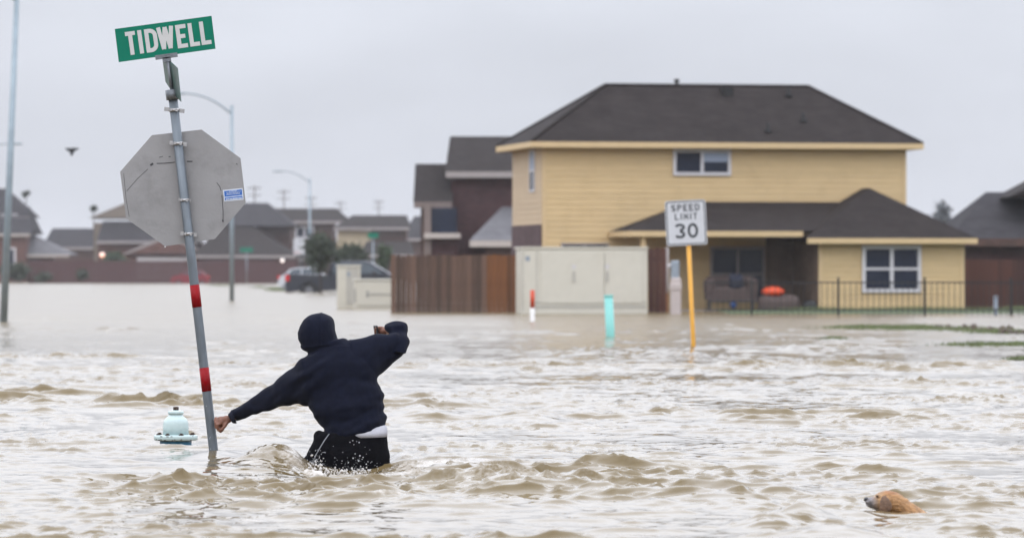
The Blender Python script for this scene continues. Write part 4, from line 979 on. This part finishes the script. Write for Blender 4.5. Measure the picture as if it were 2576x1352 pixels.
tree('bush', 'low dark shrub before the long far fence, the right one', 'bush', 208, 692, 425, 18, 17, 800, .2, 'leaf_dark', trunk=False, seed=8)
tree('bush', 'olive bush above the far fence beside the amber lamp', 'bush', 285, 652, 440, 40, 20, 1200, .2, 'leaf_mid', trunk=False, seed=9)
tree('tree', 'thin tree top above the roof of the leftmost far house', 'tree', 66, 486, 485, 11, 8, 260, .22, 'leaf_dark', seed=10)
tree('tree', 'thin tree top above the cream gabled far house', 'tree', 236, 524, 480, 10, 8, 240, .22, 'leaf_dark', seed=11)

def grass_patch(label, pts, n, hgt, seed, m='grass_blade'):
    """blades rooted just under the water line inside ellipses (px, py, rx px, ry px)"""
    r = np.random.default_rng(seed); V = []; k = 0
    for px, py, rx, ry, w in pts:
        m_ = int(n*w); u = r.normal(size=(m_, 2))*.5
        yy = py+u[:, 1]*ry; yy = np.maximum(yy, 700); d = CAMH*FPX/(yy-CY); x = (px+u[:, 0]*rx-CX)/FPX*d
        base = np.stack([x, d, np.full(m_, -.03)], 1); a = r.uniform(0, 6.28, m_); ww = .006+.012*r.random(m_); h = hgt*r.uniform(.3, 1.2, m_)*(1-.5*np.clip(np.abs(u[:, 0]), 0, 1.5)/1.5)
        t = np.stack([np.cos(a)*ww, np.sin(a)*ww, np.zeros(m_)], 1); tip = base+np.stack([r.normal(size=m_)*h*.35, r.normal(size=m_)*h*.35, h+.03], 1)
        V.append(np.stack([base-t, base+t, tip], 1).reshape(-1, 3))
    V = np.concatenate(V); q = len(V)//3
    mb = MB(); mb.v = [tuple(p) for p in V]; mb.f = [(3*i, 3*i+1, 3*i+2) for i in range(q)]; mb.m = [0]*q; mb.sm = [False]*q
    return tag(mb.build('grass', MAT[m], fix=False), label, kind='stuff')
grass_patch('green grass strip breaking the water at right', [(2180, 823, 110, 4, .8), (2300, 824, 110, 5, 1.2), (2420, 827, 110, 4, .5), (2520, 833, 90, 4, .35), (2460, 866, 110, 3, .3), (2560, 866, 60, 3, .3), (2100, 853, 40, 2, .25), (2570, 905, 50, 2, .2)], 3000, .06, 1)
grass_patch('thin grass at the foot of the yellow house', [(2300, 782, 260, 2, 1), (2050, 783, 150, 2, .5), (2560, 782, 120, 2, .5)], 3000, .16, 2)
grass_patch('grass tufts beside the grey pickup and fence', [(697, 729, 26, 3, .8), (655, 723, 30, 1, .2), (560, 718, 40, 1, .3), (1165, 783, 40, 1, .25), (640, 704, 90, 1, .7)], 1800, .18, 3)
def clod(pts, label):
    mb = MB(); r = random.Random(3)
    for px, py, w, h in pts:
        d = DW(py); k = d/FPX
        for i in range(max(5, int(w/2))):
            x = px+r.uniform(-w, w); s = r.uniform(.5, 1.2); mb.ell((X(x, d), d+r.uniform(-.3, .3), -.01), (s*w*.13*k, s*.35, s*h*r.uniform(1.2, 2.6)*k), 8)
    tag(mb.build('mud', MAT['mud'], fix=False), label, kind='stuff')
clod([(2360, 824, 20, 4), (2420, 826, 40, 5), (2500, 829, 50, 6), (2550, 836, 40, 5), (2090, 853, 45, 2.2), (2560, 906, 45, 2.5), (2560, 896, 30, 1.5), (1065, 782, 38, 1.6)], 'brown mud clods and debris breaking the water surface')

# ------------------------------------------------------------------ patio clutter
def patio():
    d = 129.6; g = lambda x, y: (X(x, d), Z(y, d))
    def blob(name, label, cat, x0, x1, y0, y1, m, seed, dep=.8, dd=0, base=True):
        a, zt = g(x0, y0); b, zb = g(x1, y1); mb = MB(); n = 20; rings = []
        for f, s in ((0, .97), (.3, 1.0), (.6, .98), (.8, .93), (.93, .78), (1.0, .45)):
            z = zb+(zt-zb)*f; rings.append([((a+b)/2+math.copysign(abs(math.cos(q))**.55, math.cos(q))*(b-a)/2*s*(1+.05*math.sin(3*q+seed+4*f)), d+dd+math.copysign(abs(math.sin(q))**.55, math.sin(q))*dep/2*s, z+(.04*math.sin(2*q+seed)*(f > .5))) for q in [2*math.pi*i/n for i in range(n)]])
        mb.loft(rings); return tag(mb.build(name, MAT[m]), label, cat)
    t = thing('patio_sofa', 'brown covered patio sofa under the porch window', 'sofa', (X(1835, d), d, 0))
    a, b = X(1772, d), X(1902, d)
    MB().bbox(a, b, d-.45, d+.35, Z(754, d), Z(722, d), .05).build('seat', MAT['cover_brown'], t); MB().bbox(a+.05, b-.05, d+.15, d+.42, Z(722, d), Z(694, d), .06).build('backrest', MAT['cover_brown'], t)
    for s0, s1 in ((a-.02, a+.28), (b-.28, b+.02)): MB().bbox(s0, s1, d-.48, d+.38, Z(735, d), Z(700, d), .06).build('armrest', MAT['cover_brown'], t)
    for lx in (a+.12, b-.12):
        for ly in (-.38, .28): MB().box(lx-.03, lx+.03, d+ly-.03, d+ly+.03, .02, Z(754, d)).build('leg', MAT['plastic_black'], t)
    blob('cushion', 'dark navy cushion heaped on the brown patio sofa', 'cushion', 1832, 1868, 690, 726, 'cushion_navy', 1, .4, -.25)
    blob('covered_heap', 'brown covered heap under the orange tub on the patio', 'covered heap', 1905, 2010, 742, 783, 'cover_brown', 2, 1.0, -.3)
    mb = MB(); x, z = g(1942, 733); mb.ell((x, d-.35, z), (.34, .25, .15), 18); tag(mb.build('tub', MAT['plastic_orange']), 'orange plastic tub turned over on the brown covered heap', 'tub')
    mb = MB(); x, z = g(1843, 764); mb.ell((x, d-.3, z-.02), (.10, .1, .12), 14); tag(mb.build('ball', MAT['barrel_blue']), 'small blue ball below the brown patio sofa', 'ball')
    blob('bin', 'dark storage bin by the wing wall on the patio', 'bin', 2015, 2052, 757, 783, 'plastic_black', 4, .5, -.5)
    d2 = 124.5; mb = MB()
    t = thing('planter', 'orange brown wooden planter beside the dark fence panel', 'planter', (X(1668, d2), d2, 0)); a, b = X(1657, d2), X(1680, d2)
    for i in range(3): MB().bbox(a+i*(b-a)/3+.004, a+(i+1)*(b-a)/3-.004, d2-.4, d2-.37, .0, Z(735, d2)+.01*(i % 2), .006).build('slat', MAT['wood_orange'], t)
    MB().box(a+.01, b-.01, d2-.366, d2-.1, .0, Z(740, d2)).build('box', MAT['wood_orange'], t)
    x = X(1680, d2); tag(MB().tube([(x, d2+.9, 0), (x, d2+.9, Z(622, d2))], .05, 10).build('downspout', MAT['trim_grey']), 'grey downspout by the narrow dark fence panel', 'downspout')
patio()

# ------------------------------------------------------------------ far poles, lamps, bird
def upole(x, yt, d, label):
    t = thing('utility_pole', label, 'utility pole', (X(x, d), d, 0), group='far utility poles above the roofs'); z = Z(yt, d)
    MB().tube([(X(x, d), d, -.5), (X(x, d), d, z)], [.22, .15], 8).build('pole', MAT['utility_wood_hazed'], t)
    for dz in (.5, 1.6): MB().box(X(x, d)-1.1, X(x, d)+1.1, d-.28, d-.16, z-dz-.1, z-dz+.08).build('crossarm', MAT['utility_wood_hazed'], t)
    for i in (-.9, -.4, .4, .9): MB().tube([(X(x, d)+i, d-.22, z-.42), (X(x, d)+i, d-.22, z-.15)], .06, 6).build('insulator', MAT['galv_dark'], t)
for i, (x, y, d, w) in enumerate(((640, 466, 720, 'just right of the stop sign plate'), (714, 476, 760, 'left of the far street lamp'), (782, 492, 800, 'hidden behind the far street lamp'), (952, 502, 880, 'above the cream walled far house'), (856, 505, 860, 'above the long grey ridge'))):
    upole(x, y, d, 'faint far utility pole '+w)
def glow_ball(label, x, y, d, m, r):
    t = thing('glow_ball', label, 'lamp', P(x, y, d)); MB().ell(P(x, y, d), (r, r, r), 12).build('bulb', MAT[m], t)
    c = P(x, y, d); MB().box(c.x-.05, c.x+.05, d, d+1.5, c.z+.0+r, c.z+r+.08).build('bracket', MAT['iron'], t)
glow_ball('small glowing amber porch lamp on the far brick house', 257, 641, 428, 'lamp_amber', .24)
glow_ball('small glowing pale ball for a blurred water drop left of the dark tree', 710, 655, 418, 'drop_glow', .17)  # stands in for a blurred water drop; glow and bracket are added
def bird():
    d = 120; k = d/FPX; q = lambda x, y, o=0: P(x, y, d+o)
    t = thing('bird', 'small black bird flying left of the stop sign', 'bird', q(180, 378)); b = MB()
    def ring(x, y, r, o): c = q(x, y, o); return [(c.x+r*k*math.cos(a), c.y+.0, c.z+r*k*math.sin(a)) for a in [2*math.pi*i/10 for i in range(10)]]
    c = q(181, 377); b.ell(c, (.055, .13, .06), 12); b.ell(q(183, 374, .14), (.035, .05, .035), 10)
    b.prism([q(176, 378, -.05), q(186, 377, -.05), q(185, 388, -.2), q(180, 393, -.22), q(176, 388, -.2)], (0, .012, 0))
    b.build('body', MAT['bird_black'], t)
    MB().prism([q(182, 373), q(172, 372.4, .02), q(163, 372.6, .08), q(166, 377, .03), q(176, 383)], (0, .012, 0)).build('wing', MAT['bird_black'], t)
    MB().prism([q(181, 373), q(190, 371.6, .02), q(200, 373, .08), q(193, 377.5, .03), q(185, 382)], (0, .012, 0)).build('wing', MAT['bird_black'], t)
bird()

# ------------------------------------------------------------------ the wading person
def person():
    Q = lambda x, y, o=0: P(x, y, PD+o); k = PD/FPX
    def ring(l, r, dep, off=0, n=28, sq=.85, orr=None):
        a = Q(l[0], l[1], off); b = Q(r[0], r[1], orr if orr is not None else off); c = (a+b)/2; u = (b-a)/2
        v = Vector((0, 1, 0)); v = v-u*(v.dot(u)/max(u.dot(u), 1e-9)); v.normalize()
        s = lambda q: math.copysign(abs(q)**sq, q)
        return [c+u*s(math.cos(2*math.pi*i/n))+v*(dep*s(math.sin(2*math.pi*i/n))) for i in range(n)]
    def chain(mb, pts, n=10):                            # tapered limb: list of (point, radius)
        mb.tube([p for p, _ in pts], [r for _, r in pts], n)
        for p, r in (pts[0], pts[-1]): mb.ell(p, (r, r, r), n)
        for p, r in pts[1:-1]: mb.ell(p, (r, r, r), n)
    def smooth_disp(me, f):
        co = get_co(me); no = get_no(me); me.vertices.foreach_set('co', (co+no*f(co)[:, None]).astype(np.float32).ravel()); me.update()
    root = None
    # --- body: head, neck, torso, arms, hands and legs as one skin
    b = MB()
    hc = Q(799, 838, .10)
    b.ell(hc, (.078, .098, .112), 18); b.ell(Q(797, 852, .165), (.055, .06, .075), 14)
    b.ell(Q(795, 845, .235), (.014, .022, .02), 8); b.ell(Q(795, 863, .215), (.026, .015, .009), 8); b.ell(Q(795, 874, .20), (.028, .025, .022), 8)
    for s in (-1, 1): b.ell(hc+Vector((s*.080, 0, -.01)), (.012, .02, .032), 8); b.ell(Q(795+s*13, 839, .212), (.013, .012, .010), 8)
    chain(b, [(Q(806, 862, .07), .058), (Q(816, 885, .05), .062)])
    b.loft([ring((775, 905), (905, 893), .08, .05), ring((785, 950), (925, 940), .10, .04), ring((800, 1000), (940, 990), .10, .03), ring((820, 1050), (955, 1040), .10, .02), ring((812, 1095), (962, 1088), .11, .01), ring((790, 1135), (965, 1135), .115, .01)])
    chain(b, [(Q(790, 930, .03), .062), (Q(705, 987, .17), .044), (Q(637, 1023, .31), .031), (Q(588, 1045, .405), .028)])
    chain(b, [(Q(895, 895, .04), .062), (Q(990, 868, .10), .050), (Q(1003, 848, .14), .043), (Q(980, 829, .26), .030)])
    kl = (Q(795, 1230, .22), .075); kr = (Q(925, 1250, .05), .08)
    chain(b, [(Q(835, 1130, .03), .10), kl, (Q(800, 1400, .10), .05), (Q(800, 1470, .10), .045)]); chain(b, [(Q(920, 1130, .0), .105), kr, (Q(930, 1390, -.12), .055), (Q(930, 1470, -.16), .045)])
    for fx, o in ((800, .10), (930, -.16)): chain(b, [(Q(fx, 1474, o-.05), .04), (Q(fx-8, 1480, o+.10), .035), (Q(fx-12, 1484, o+.19), .028)])
    # left hand: loose fist pushed against the post
    HO = .44
    b.ell(Q(570, 1054, HO-.01), (.036, .020, .026), 12); b.ell(Q(556, 1058, HO), (.034, .030, .031), 12)
    kn = [(543, 1051, HO+.030, 15), (541, 1055, HO+.012, 19), (542, 1061, HO-.008, 20), (547, 1067, HO-.026, 19)]
    for i, (x, y, o, ln) in enumerate(kn):
        chain(b, [(Q(560, 1055+i*2, o*.6+HO*.4), .011), (Q(x, y, o), .0115), (Q(x+1, y+ln*.62, o+.006), .0108), (Q(x+8, y+ln*.95, o+.010), .0100), (Q(x+14, y+ln*.6, o+.010), .0092)], 8)
    chain(b, [(Q(571, 1061, HO-.018), .0125), (Q(565, 1071, HO-.026), .0115), (Q(557, 1080, HO-.026), .0095)], 8)
    # right hand raised, holding the phone before the face
    RO = .30
    b.ell(Q(966, 831, RO), (.034, .022, .024), 12)
    for i in range(4):
        y = 824+i*5; o = RO+.01*i
        chain(b, [(Q(962, y, o), .0105), (Q(954, y-1, o-.014), .010), (Q(946, y+1, o-.006), .0088), (Q(943, y+3, o+.012), .0075)], 8)
    chain(b, [(Q(968, 840, RO+.01), .011), (Q(957, 842, RO+.03), .010), (Q(949, 840, RO+.034), .008)], 8)
    me = remeshed(b, 'person', .0055, 2, .5); me.materials.append(MAT['skin'])
    loc = Q(870, 1480, 0)
    co = get_co(me)-np.array(loc, np.float32); me.vertices.foreach_set('co', co.ravel()); me.update()
    root = link('person', me); root.location = loc; ORI['person'] = Vector(loc)
    tag(root, 'person in dark hooded sweatshirt and black trousers wading with phone raised', 'person')
    def place(me, name, m, par=None):
        me.materials.append(MAT[m]); c = get_co(me)-np.array(loc, np.float32); me.vertices.foreach_set('co', c.ravel()); me.update(); o = link(name, me, par or root); return o
    # --- hooded sweatshirt
    s = MB()
    s.loft([ring((822, 1101), (968, 1084), .128, .0), ring((816, 1094), (971, 1078), .138, .0), ring((803, 1066), (970, 1050), .142, .01), ring((790, 1045), (967, 1025), .145, .015), ring((780, 1025), (964, 1000), .145, .02), ring((768, 990), (957, 968), .145, .03), ring((757, 945), (948, 935), .145, .035),
            ring((752, 918), (938, 905), .135, .04), ring((762, 897), (922, 880), .115, .045), ring((785, 882), (895, 866), .095, .05), ring((800, 868), (862, 852), .08, .06)])
    s.loft([ring((800, 890), (822, 1005), .11, .02), ring((757, 898), (785, 1018), .105, .04), ring((730, 927), (752, 1015), .085, .09), ring((706, 948), (718, 1018), .075, .14), ring((683, 967), (690, 1024), .068, .20), ring((648, 989), (655, 1037), .060, .27), ring((612, 1009), (625, 1051), .054, .345), ring((592, 1021), (604, 1060), .048, .385), ring((581, 1028), (592, 1063), .043, .405)])
    s.loft([ring((845, 890), (905, 1000), .10, .03), ring((880, 855), (935, 955), .10, .04), ring((918, 848), (953, 950), .095, .055), ring((948, 842), (968, 938), .085, .07), ring((975, 838), (990, 916), .075, .09), ring((995, 832), (1012, 896), .060, .11), ring((1008, 838), (1020, 880), .04, .12)])
    s.loft([ring((985, 884), (1020, 888), .065, .08), ring((983, 860), (1027, 862), .070, .12), ring((976, 838), (1028, 838), .070, .16), ring((970, 823), (1019, 817), .064, .20), ring((972, 818), (1003, 808), .050, .24), ring((975, 823), (990, 811), .036, .265)])
    hood = [(788, 795, 790, 812), (776, 795.5, 831, 795), (763, 805, 838, 803), (753, 819, 842, 815), (748, 836, 844, 829), (749, 853, 847, 843), (757, 870, 850, 855), (768, 884, 857, 866), (782, 893, 862, 878)]
    dp = [.04, .085, .108, .122, .128, .128, .122, .112, .10]
    rs = [ring((790, 789.5), (820, 788.5), .05, .075)]
    for (x0, y0, x1, y1), dd in zip(hood[1:], dp[1:]): rs.append(ring((x0, y0), (x1, y1), dd, .085))
    s.loft([ring((797, 787.5), (812, 787), .02, .075)]+rs)
    me = remeshed(s, 'hoodie', .0065, 5, .5)
    def wr(co):
        o = np.zeros(len(co)); base = np.array(Q(870, 980, 0))
        for i, c in enumerate(co):
            x, y, z = c[0]-base[0], c[1]-base[1], c[2]-base[2]
            if z > .27 and x < .03:                       # hood: only soft dents
                o[i] = .010*mnoise.noise((x*7+z*4, y*7, z*7-x*5))+.004*mnoise.noise((x*24, y*12, z*9))+.007*math.exp(-((z-.262-.30*(x+.17))/.012)**2)+.0035*math.exp(-((x+.155)/.006)**2); continue
            u = x*.90+z*.42; v = -x*.42+z*.90
            n = mnoise.noise((u*5, y*4, v*13+2*mnoise.noise((u*3, y*3, v*3)))); n2 = mnoise.noise((u*12+3, y*8, v*26)); n3 = mnoise.noise((x*30, y*20, z*9))
            low = max(0, min(1, (.02-z)/.2))
            o[i] = .019*n+.007*n2*(.6+low)+.0012*n3
            if z < -.02: o[i] += .009*low*math.sin((v*52)+3*mnoise.noise((u*6, y*4, v*6)))*(.5+.5*n)
            if x < -.24: o[i] += .004*math.sin((x*.8-z*.6)*85+4*mnoise.noise((x*7, y*7, z*7)))*max(0, mnoise.noise((x*4+9, z*4, 0))+.35)
        return o
    smooth_disp(me, wr); hd = place(me, 'hoodie', 'hoodie_navy')
    # ribbed cuffs
    for nm, rr in (('left', [ring((583, 1028.5), (595, 1064), .042, .40), ring((577, 1037), (589, 1064), .037, .412), ring((573, 1041), (585, 1063), .033, .42)]), ('right', [ring((976, 829), (990, 812), .040, .262), ring((973, 832), (982, 815), .036, .276), ring((970, 833), (978, 818), .032, .286)])):
        cm = MB(); cm.loft(rr); co_ = cm.build('cuff', MAT['cuff_navy'], hd)
    # shirt hem showing between sweatshirt and trousers
    sh = MB(); sh.loft([ring((845, 1074), (962, 1058), .095, .0), ring((838, 1086), (972.5, 1072), .122, -.004), ring((850, 1093), (974.5, 1083), .134, -.004), ring((868, 1099), (974, 1097), .132, -.004)])
    sh.build('shirt', MAT['shirt_white'], root)
    # trousers
    p = MB()
    p.loft([ring((822, 1083), (968, 1087), .118, .0), ring((806, 1087), (975, 1092), .136, .0), ring((789, 1100), (976, 1112), .150, .005), ring((781, 1120), (980, 1130), .162, .01), ring((772, 1140), (982, 1146), .168, .01), ring((762, 1165), (982, 1168), .165, .01), ring((765, 1195), (976, 1195), .15, .01)])
    p.ell(Q(803, 1100, .03), (.04, .08, .045), 12)
    p.loft([ring((760, 1150), (868, 1170), .125, .04), ring((748, 1200), (850, 1205), .11, .12), ring((752, 1250), (835, 1250), .10, .17), ring((770, 1330), (830, 1330), .08, .13), ring((775, 1455), (830, 1455), .07, .10)])
    p.loft([ring((868, 1165), (982, 1165), .13, .0), ring((872, 1200), (976, 1200), .12, .02), ring((880, 1260), (970, 1260), .105, .03), ring((895, 1340), (965, 1340), .085, -.06), ring((900, 1455), (962, 1455), .075, -.14)])
    me = remeshed(p, 'trousers', .0075, 4, .5)
    def wp(co):
        base = np.array(Q(870, 1130, 0)); o = np.zeros(len(co))
        for i, c in enumerate(co):
            x, y, z = c[0]-base[0], c[1]-base[1], c[2]-base[2]; v = z*.9-x*.35
            o[i] = .008*mnoise.noise((x*6, y*6, v*14))+.003*mnoise.noise((x*16, y*12, v*30))
        return o
    smooth_disp(me, wp); tr = place(me, 'trousers', 'trouser_black')
    st = [(828, 1090), (815, 1108), (803, 1128), (793, 1147), (782, 1165)]
    # piping lies on the trouser surface: project onto it along the view axis
    import mathutils
    bv = mathutils.bvhtree.BVHTree.FromPolygons([v.co for v in me.vertices], [p_.vertices for p_ in me.polygons])
    pts = []
    for x, y in st:
        w = Q(x, y, -.6); dirn = (w-Vector((0, 0, CAMH))).normalized(); hit = bv.ray_cast(w-Vector(loc), dirn)
        if hit[0] is not None: pts.append(hit[0]+Vector(loc)-dirn*.001)
    if len(pts) > 1: MB().tube(pts, .0032, 6).build('piping', MAT['piping_grey'], tr)
    # the phone in the raised hand
    c = Q(946.5, 836, RO+.016); ph = MB().bbox(-.0045, .0045, -.036, .036, -.030, .045, .003); o = ph.build('phone', MAT['plastic_black']); o.location = c; o.rotation_euler = (0, math.radians(-8), math.radians(18))
    tag(o, 'black phone held in the raised right hand of the wading person', 'phone')
person()

# ------------------------------------------------------------------ splashes
def splash():
    r = np.random.default_rng(12); mb = MB(); ico = bmesh.new(); bmesh.ops.create_icosphere(ico, subdivisions=1, radius=1); ico.verts.ensure_lookup_table()
    iv = [v.co.copy() for v in ico.verts]; fv = [tuple(v.index for v in f.verts) for f in ico.faces]; ico.free()
    def drop(p, s, st=1.0): mb.add([Vector((p.x+q.x*s, p.y+q.y*s, p.z+q.z*s*st)) for q in iv], fv, 0, True)
    for x, y, s in ((887, 1107, 2.0), (880, 1111, 1.8), (903, 1111.5, 2.4), (890, 1117, 1.6), (897, 1109, 1.2), (893, 1140, 2.0), (905, 1145, 2.8), (888, 1151, 2.6), (913, 1149, 2.2), (902, 1158, 3.0), (876, 1162, 2.2), (921, 1166, 2.4), (860, 1158, 1.6), (935, 1160, 1.5), (842, 1150, 1.4), (930, 1130, 1.1), (862, 1136, 1.2), (948, 1172, 1.6), (838, 1121, 1.0), (918, 1123, 1.0)):
        drop(P(x, y, PD-.22), s*PD/FPX*.72)
    for i in range(230):
        x = r.choice([r.normal(870, 45), r.normal(785, 18), r.normal(900, 28)]); y = 1188-abs(r.normal(0, 17))*(1 if x > 800 else 1.25); s = r.uniform(.2, .75)*(1 if r.random() < .9 else 1.9)
        drop(P(x, y, PD-r.uniform(.2, .42)), s*PD/FPX)
    for x, y in ((529, 1098), (527.5, 1102), (529.5, 1128), (534, 1139), (519, 1020), (543, 1090)): drop(P(x, y, 27.76), 1.0*27/FPX)
    for i in range(150):                                   # thin torn streaks of water flung off the leading leg
        x = r.normal(782, 16); y = 1190-abs(r.normal(0, 24)); c = P(x, y, PD-r.uniform(.18, .4)); k = PD/FPX; ln = r.uniform(1.2, 5.5)*k; w = r.uniform(.22, .6)*k
        a = math.radians(r.normal(70+(x-790)*-1.2, 28)); u = Vector((math.cos(a), 0, math.sin(a))); v = Vector((-u.z, 0, u.x))
        mb.add([c+u*(q.x*ln)+v*(q.z*w)+Vector((0, q.y*w, 0)) for q in iv], fv, 0, True)
    # drips off the sign and low spray round the hydrant
    drop(P(415, 620.5, 27.82), 2.0*27.8/FPX)
    for i in range(60):
        x = r.normal(605, 30); drop(P(x, 1135-abs(r.normal(0, 9)), 27.5+r.uniform(-.3, .3)), r.uniform(.25, .7)*27/FPX)
    m = bpy.data.materials.new('droplet'); m.use_nodes = True; b = m.node_tree.nodes['Principled BSDF']; b.inputs['Base Color'].default_value = (.82, .83, .86, 1); b.inputs['Roughness'].default_value = .08; b.inputs['Transmission Weight'].default_value = .25; b.inputs['IOR'].default_value = 1.33
    tag(mb.build('splash', m, fix=False), 'white water droplets thrown up by the wading person', kind='stuff')
    # ragged foam thrown up against the trousers
    fo = MB(); r2 = random.Random(9)
    for i in range(300):
        x = r2.choice([r2.gauss(785, 15), r2.gauss(805, 22), r2.gauss(850, 35), r2.gauss(905, 20)]); y = 1192-abs(r2.gauss(0, 9 if x > 815 else 17)); c = P(x, y, PD-r2.uniform(.3, .95)); s = r2.uniform(.6, 3.0)*PD/FPX
        fo.add([Vector((c.x+q.x*s*r2.uniform(.5, 1.6), c.y+q.y*s, c.z+q.z*s*r2.uniform(.5, 1.5))) for q in iv], fv, 0, True)
    mat('foam', (.72, .69, .66), .5, .15, 60, .8, 150)
    tag(fo.build('foam', MAT['foam'], fix=False), 'frothy foam against the trousers of the wading person', kind='stuff')
splash()

# ------------------------------------------------------------------ swimming dog
def dog():
    D = 21.3; k = D/FPX; Q = lambda x, y, o=0: P(x, y, D+o)
    def ring(x, yt, yb, hw, off=0, lean=0, n=20):
        a, b = Q(x+lean, yt, off), Q(x-lean, yb, off); c = (a+b)/2; u = (a-b)/2
        return [c+u*math.sin(2*math.pi*i/n)+Vector((0, hw*math.cos(2*math.pi*i/n), 0)) for i in range(n)]
    b = MB()
    b.loft([ring(2177, 1253, 1264, .014), ring(2180, 1251, 1271, .024), ring(2188, 1249.5, 1275.5, .030), ring(2197, 1248.2, 1279, .036), ring(2202, 1245, 1281, .042), ring(2208, 1238, 1285, .052), ring(2218, 1234.5, 1290, .060), ring(2232, 1232.5, 1293, .066), ring(2247, 1234, 1297, .068), ring(2260, 1239, 1303, .068), ring(2272, 1248, 1312, .07), ring(2290, 1260, 1330, .08), ring(2310, 1274, 1345, .10), ring(2330, 1288, 1360, .12), ring(2370, 1303, 1385, .14), ring(2430, 1322, 1400, .14), ring(2500, 1330, 1400, .12), ring(2540, 1340, 1385, .07)])
    def leg(x, y, o, fx, fy): b.tube([Q(x, y, o), Q(fx, fy, o), Q(fx-14, fy+38, o), Q(fx-24, fy+44, o)], [.05, .03, .022, .022], 10)
    for o in (-.07, .07): leg(2320, 1365, o, 2300+o*80, 1420); leg(2500, 1370, o, 2520+o*80, 1430)
    b.tube([Q(2535, 1350), Q(2580, 1352), Q(2620, 1346)], [.025, .018, .008], 8)
    for o in (-1, 1): b.ell(Q(2206, 1245.5, o*.043), (.012, .010, .009), 10)
    me = remeshed(b, 'dog', .0045, 3, .5)
    co = get_co(me); px = co[:, 0]/co[:, 1]*FPX+CX; py = CY-(co[:, 2]-CAMH)/co[:, 1]*FPX
    loc = np.array(Q(2300, 1400), np.float32)
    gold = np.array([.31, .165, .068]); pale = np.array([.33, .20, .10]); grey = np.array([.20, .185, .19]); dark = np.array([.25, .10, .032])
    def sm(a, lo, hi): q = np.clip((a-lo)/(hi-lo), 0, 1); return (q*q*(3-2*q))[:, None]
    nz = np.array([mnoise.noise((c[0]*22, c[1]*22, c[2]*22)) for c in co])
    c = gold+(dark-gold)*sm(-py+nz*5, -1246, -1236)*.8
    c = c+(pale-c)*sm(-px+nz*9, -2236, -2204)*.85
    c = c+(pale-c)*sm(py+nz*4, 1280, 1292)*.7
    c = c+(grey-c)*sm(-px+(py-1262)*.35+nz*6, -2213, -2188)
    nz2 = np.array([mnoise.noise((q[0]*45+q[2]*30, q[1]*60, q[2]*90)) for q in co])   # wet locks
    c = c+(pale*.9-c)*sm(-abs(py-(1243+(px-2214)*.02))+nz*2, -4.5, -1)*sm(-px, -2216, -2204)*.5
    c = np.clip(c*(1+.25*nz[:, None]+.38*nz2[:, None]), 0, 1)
    no = get_no(me); co = (co+no*(.0035*nz2+.003*nz)[:, None]).astype(np.float32)
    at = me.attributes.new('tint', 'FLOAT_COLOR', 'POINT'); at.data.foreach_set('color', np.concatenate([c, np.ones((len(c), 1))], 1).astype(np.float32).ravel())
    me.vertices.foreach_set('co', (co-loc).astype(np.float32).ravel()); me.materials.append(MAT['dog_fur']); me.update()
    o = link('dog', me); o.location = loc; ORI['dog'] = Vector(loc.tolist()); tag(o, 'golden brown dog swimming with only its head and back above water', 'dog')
    MB().ell(Q(2178.5, 1254.8), (.013, .018, .012), 12).build('nose', MAT['nose_black'], o)
    for s in (-1, 1): MB().ell(Q(2205.5, 1246, s*.050), (.005, .005, .004), 10).build('eye', MAT['eye_dark'], o)
    for s in (-1, 1):
        e = MB(); pts = [(2219, 1246), (2227, 1245), (2235, 1253), (2242, 1265), (2243, 1276), (2236, 1287), (2225, 1292), (2214, 1287), (2211, 1277), (2213, 1262), (2216, 1251)]
        n = len(pts); cx, cy = 2227, 1268
        rings = []
        for f, dy in ((.82, .018), (1.0, .010), (1.0, .003), (.85, -.004)):
            rings.append([Q(cx+(x-cx)*f, cy+(y-cy)*f, s*(.062+.016*((y-1244)/46)**.5*(1) - dy*1)+0) if False else Q(cx+(x-cx)*f, cy+(y-cy)*f, s*(.076+.016*max(0, (y-1246)/46)**.6-dy+.010)) for x, y in pts])
        e.loft(rings); e.build('ear', mat('dog_ear', (.165, .095, .058), .7, .45, 60, .6, 90) if 'dog_ear' not in MAT else MAT['dog_ear'], o)
dog()

# ------------------------------------------------------------------ rain haze over the far end of the street
def haze():
    m = bpy.data.materials.new('haze_air'); m.use_nodes = True; N = m.node_tree.nodes; L = m.node_tree.links
    for n in list(N): N.remove(n)
    o = N.new('ShaderNodeOutputMaterial'); v = N.new('ShaderNodeVolumePrincipled'); v.inputs['Color'].default_value = (.93, .94, 1, 1); v.inputs['Density'].default_value = .00017; v.inputs['Anisotropy'].default_value = .3
    L.new(v.outputs[0], o.inputs['Volume'])
    b = MB().box(-2700, 2700, -320, 3700, -2, 17).build('haze', m); tag(b, 'thin rainy haze', kind='stuff')
haze()
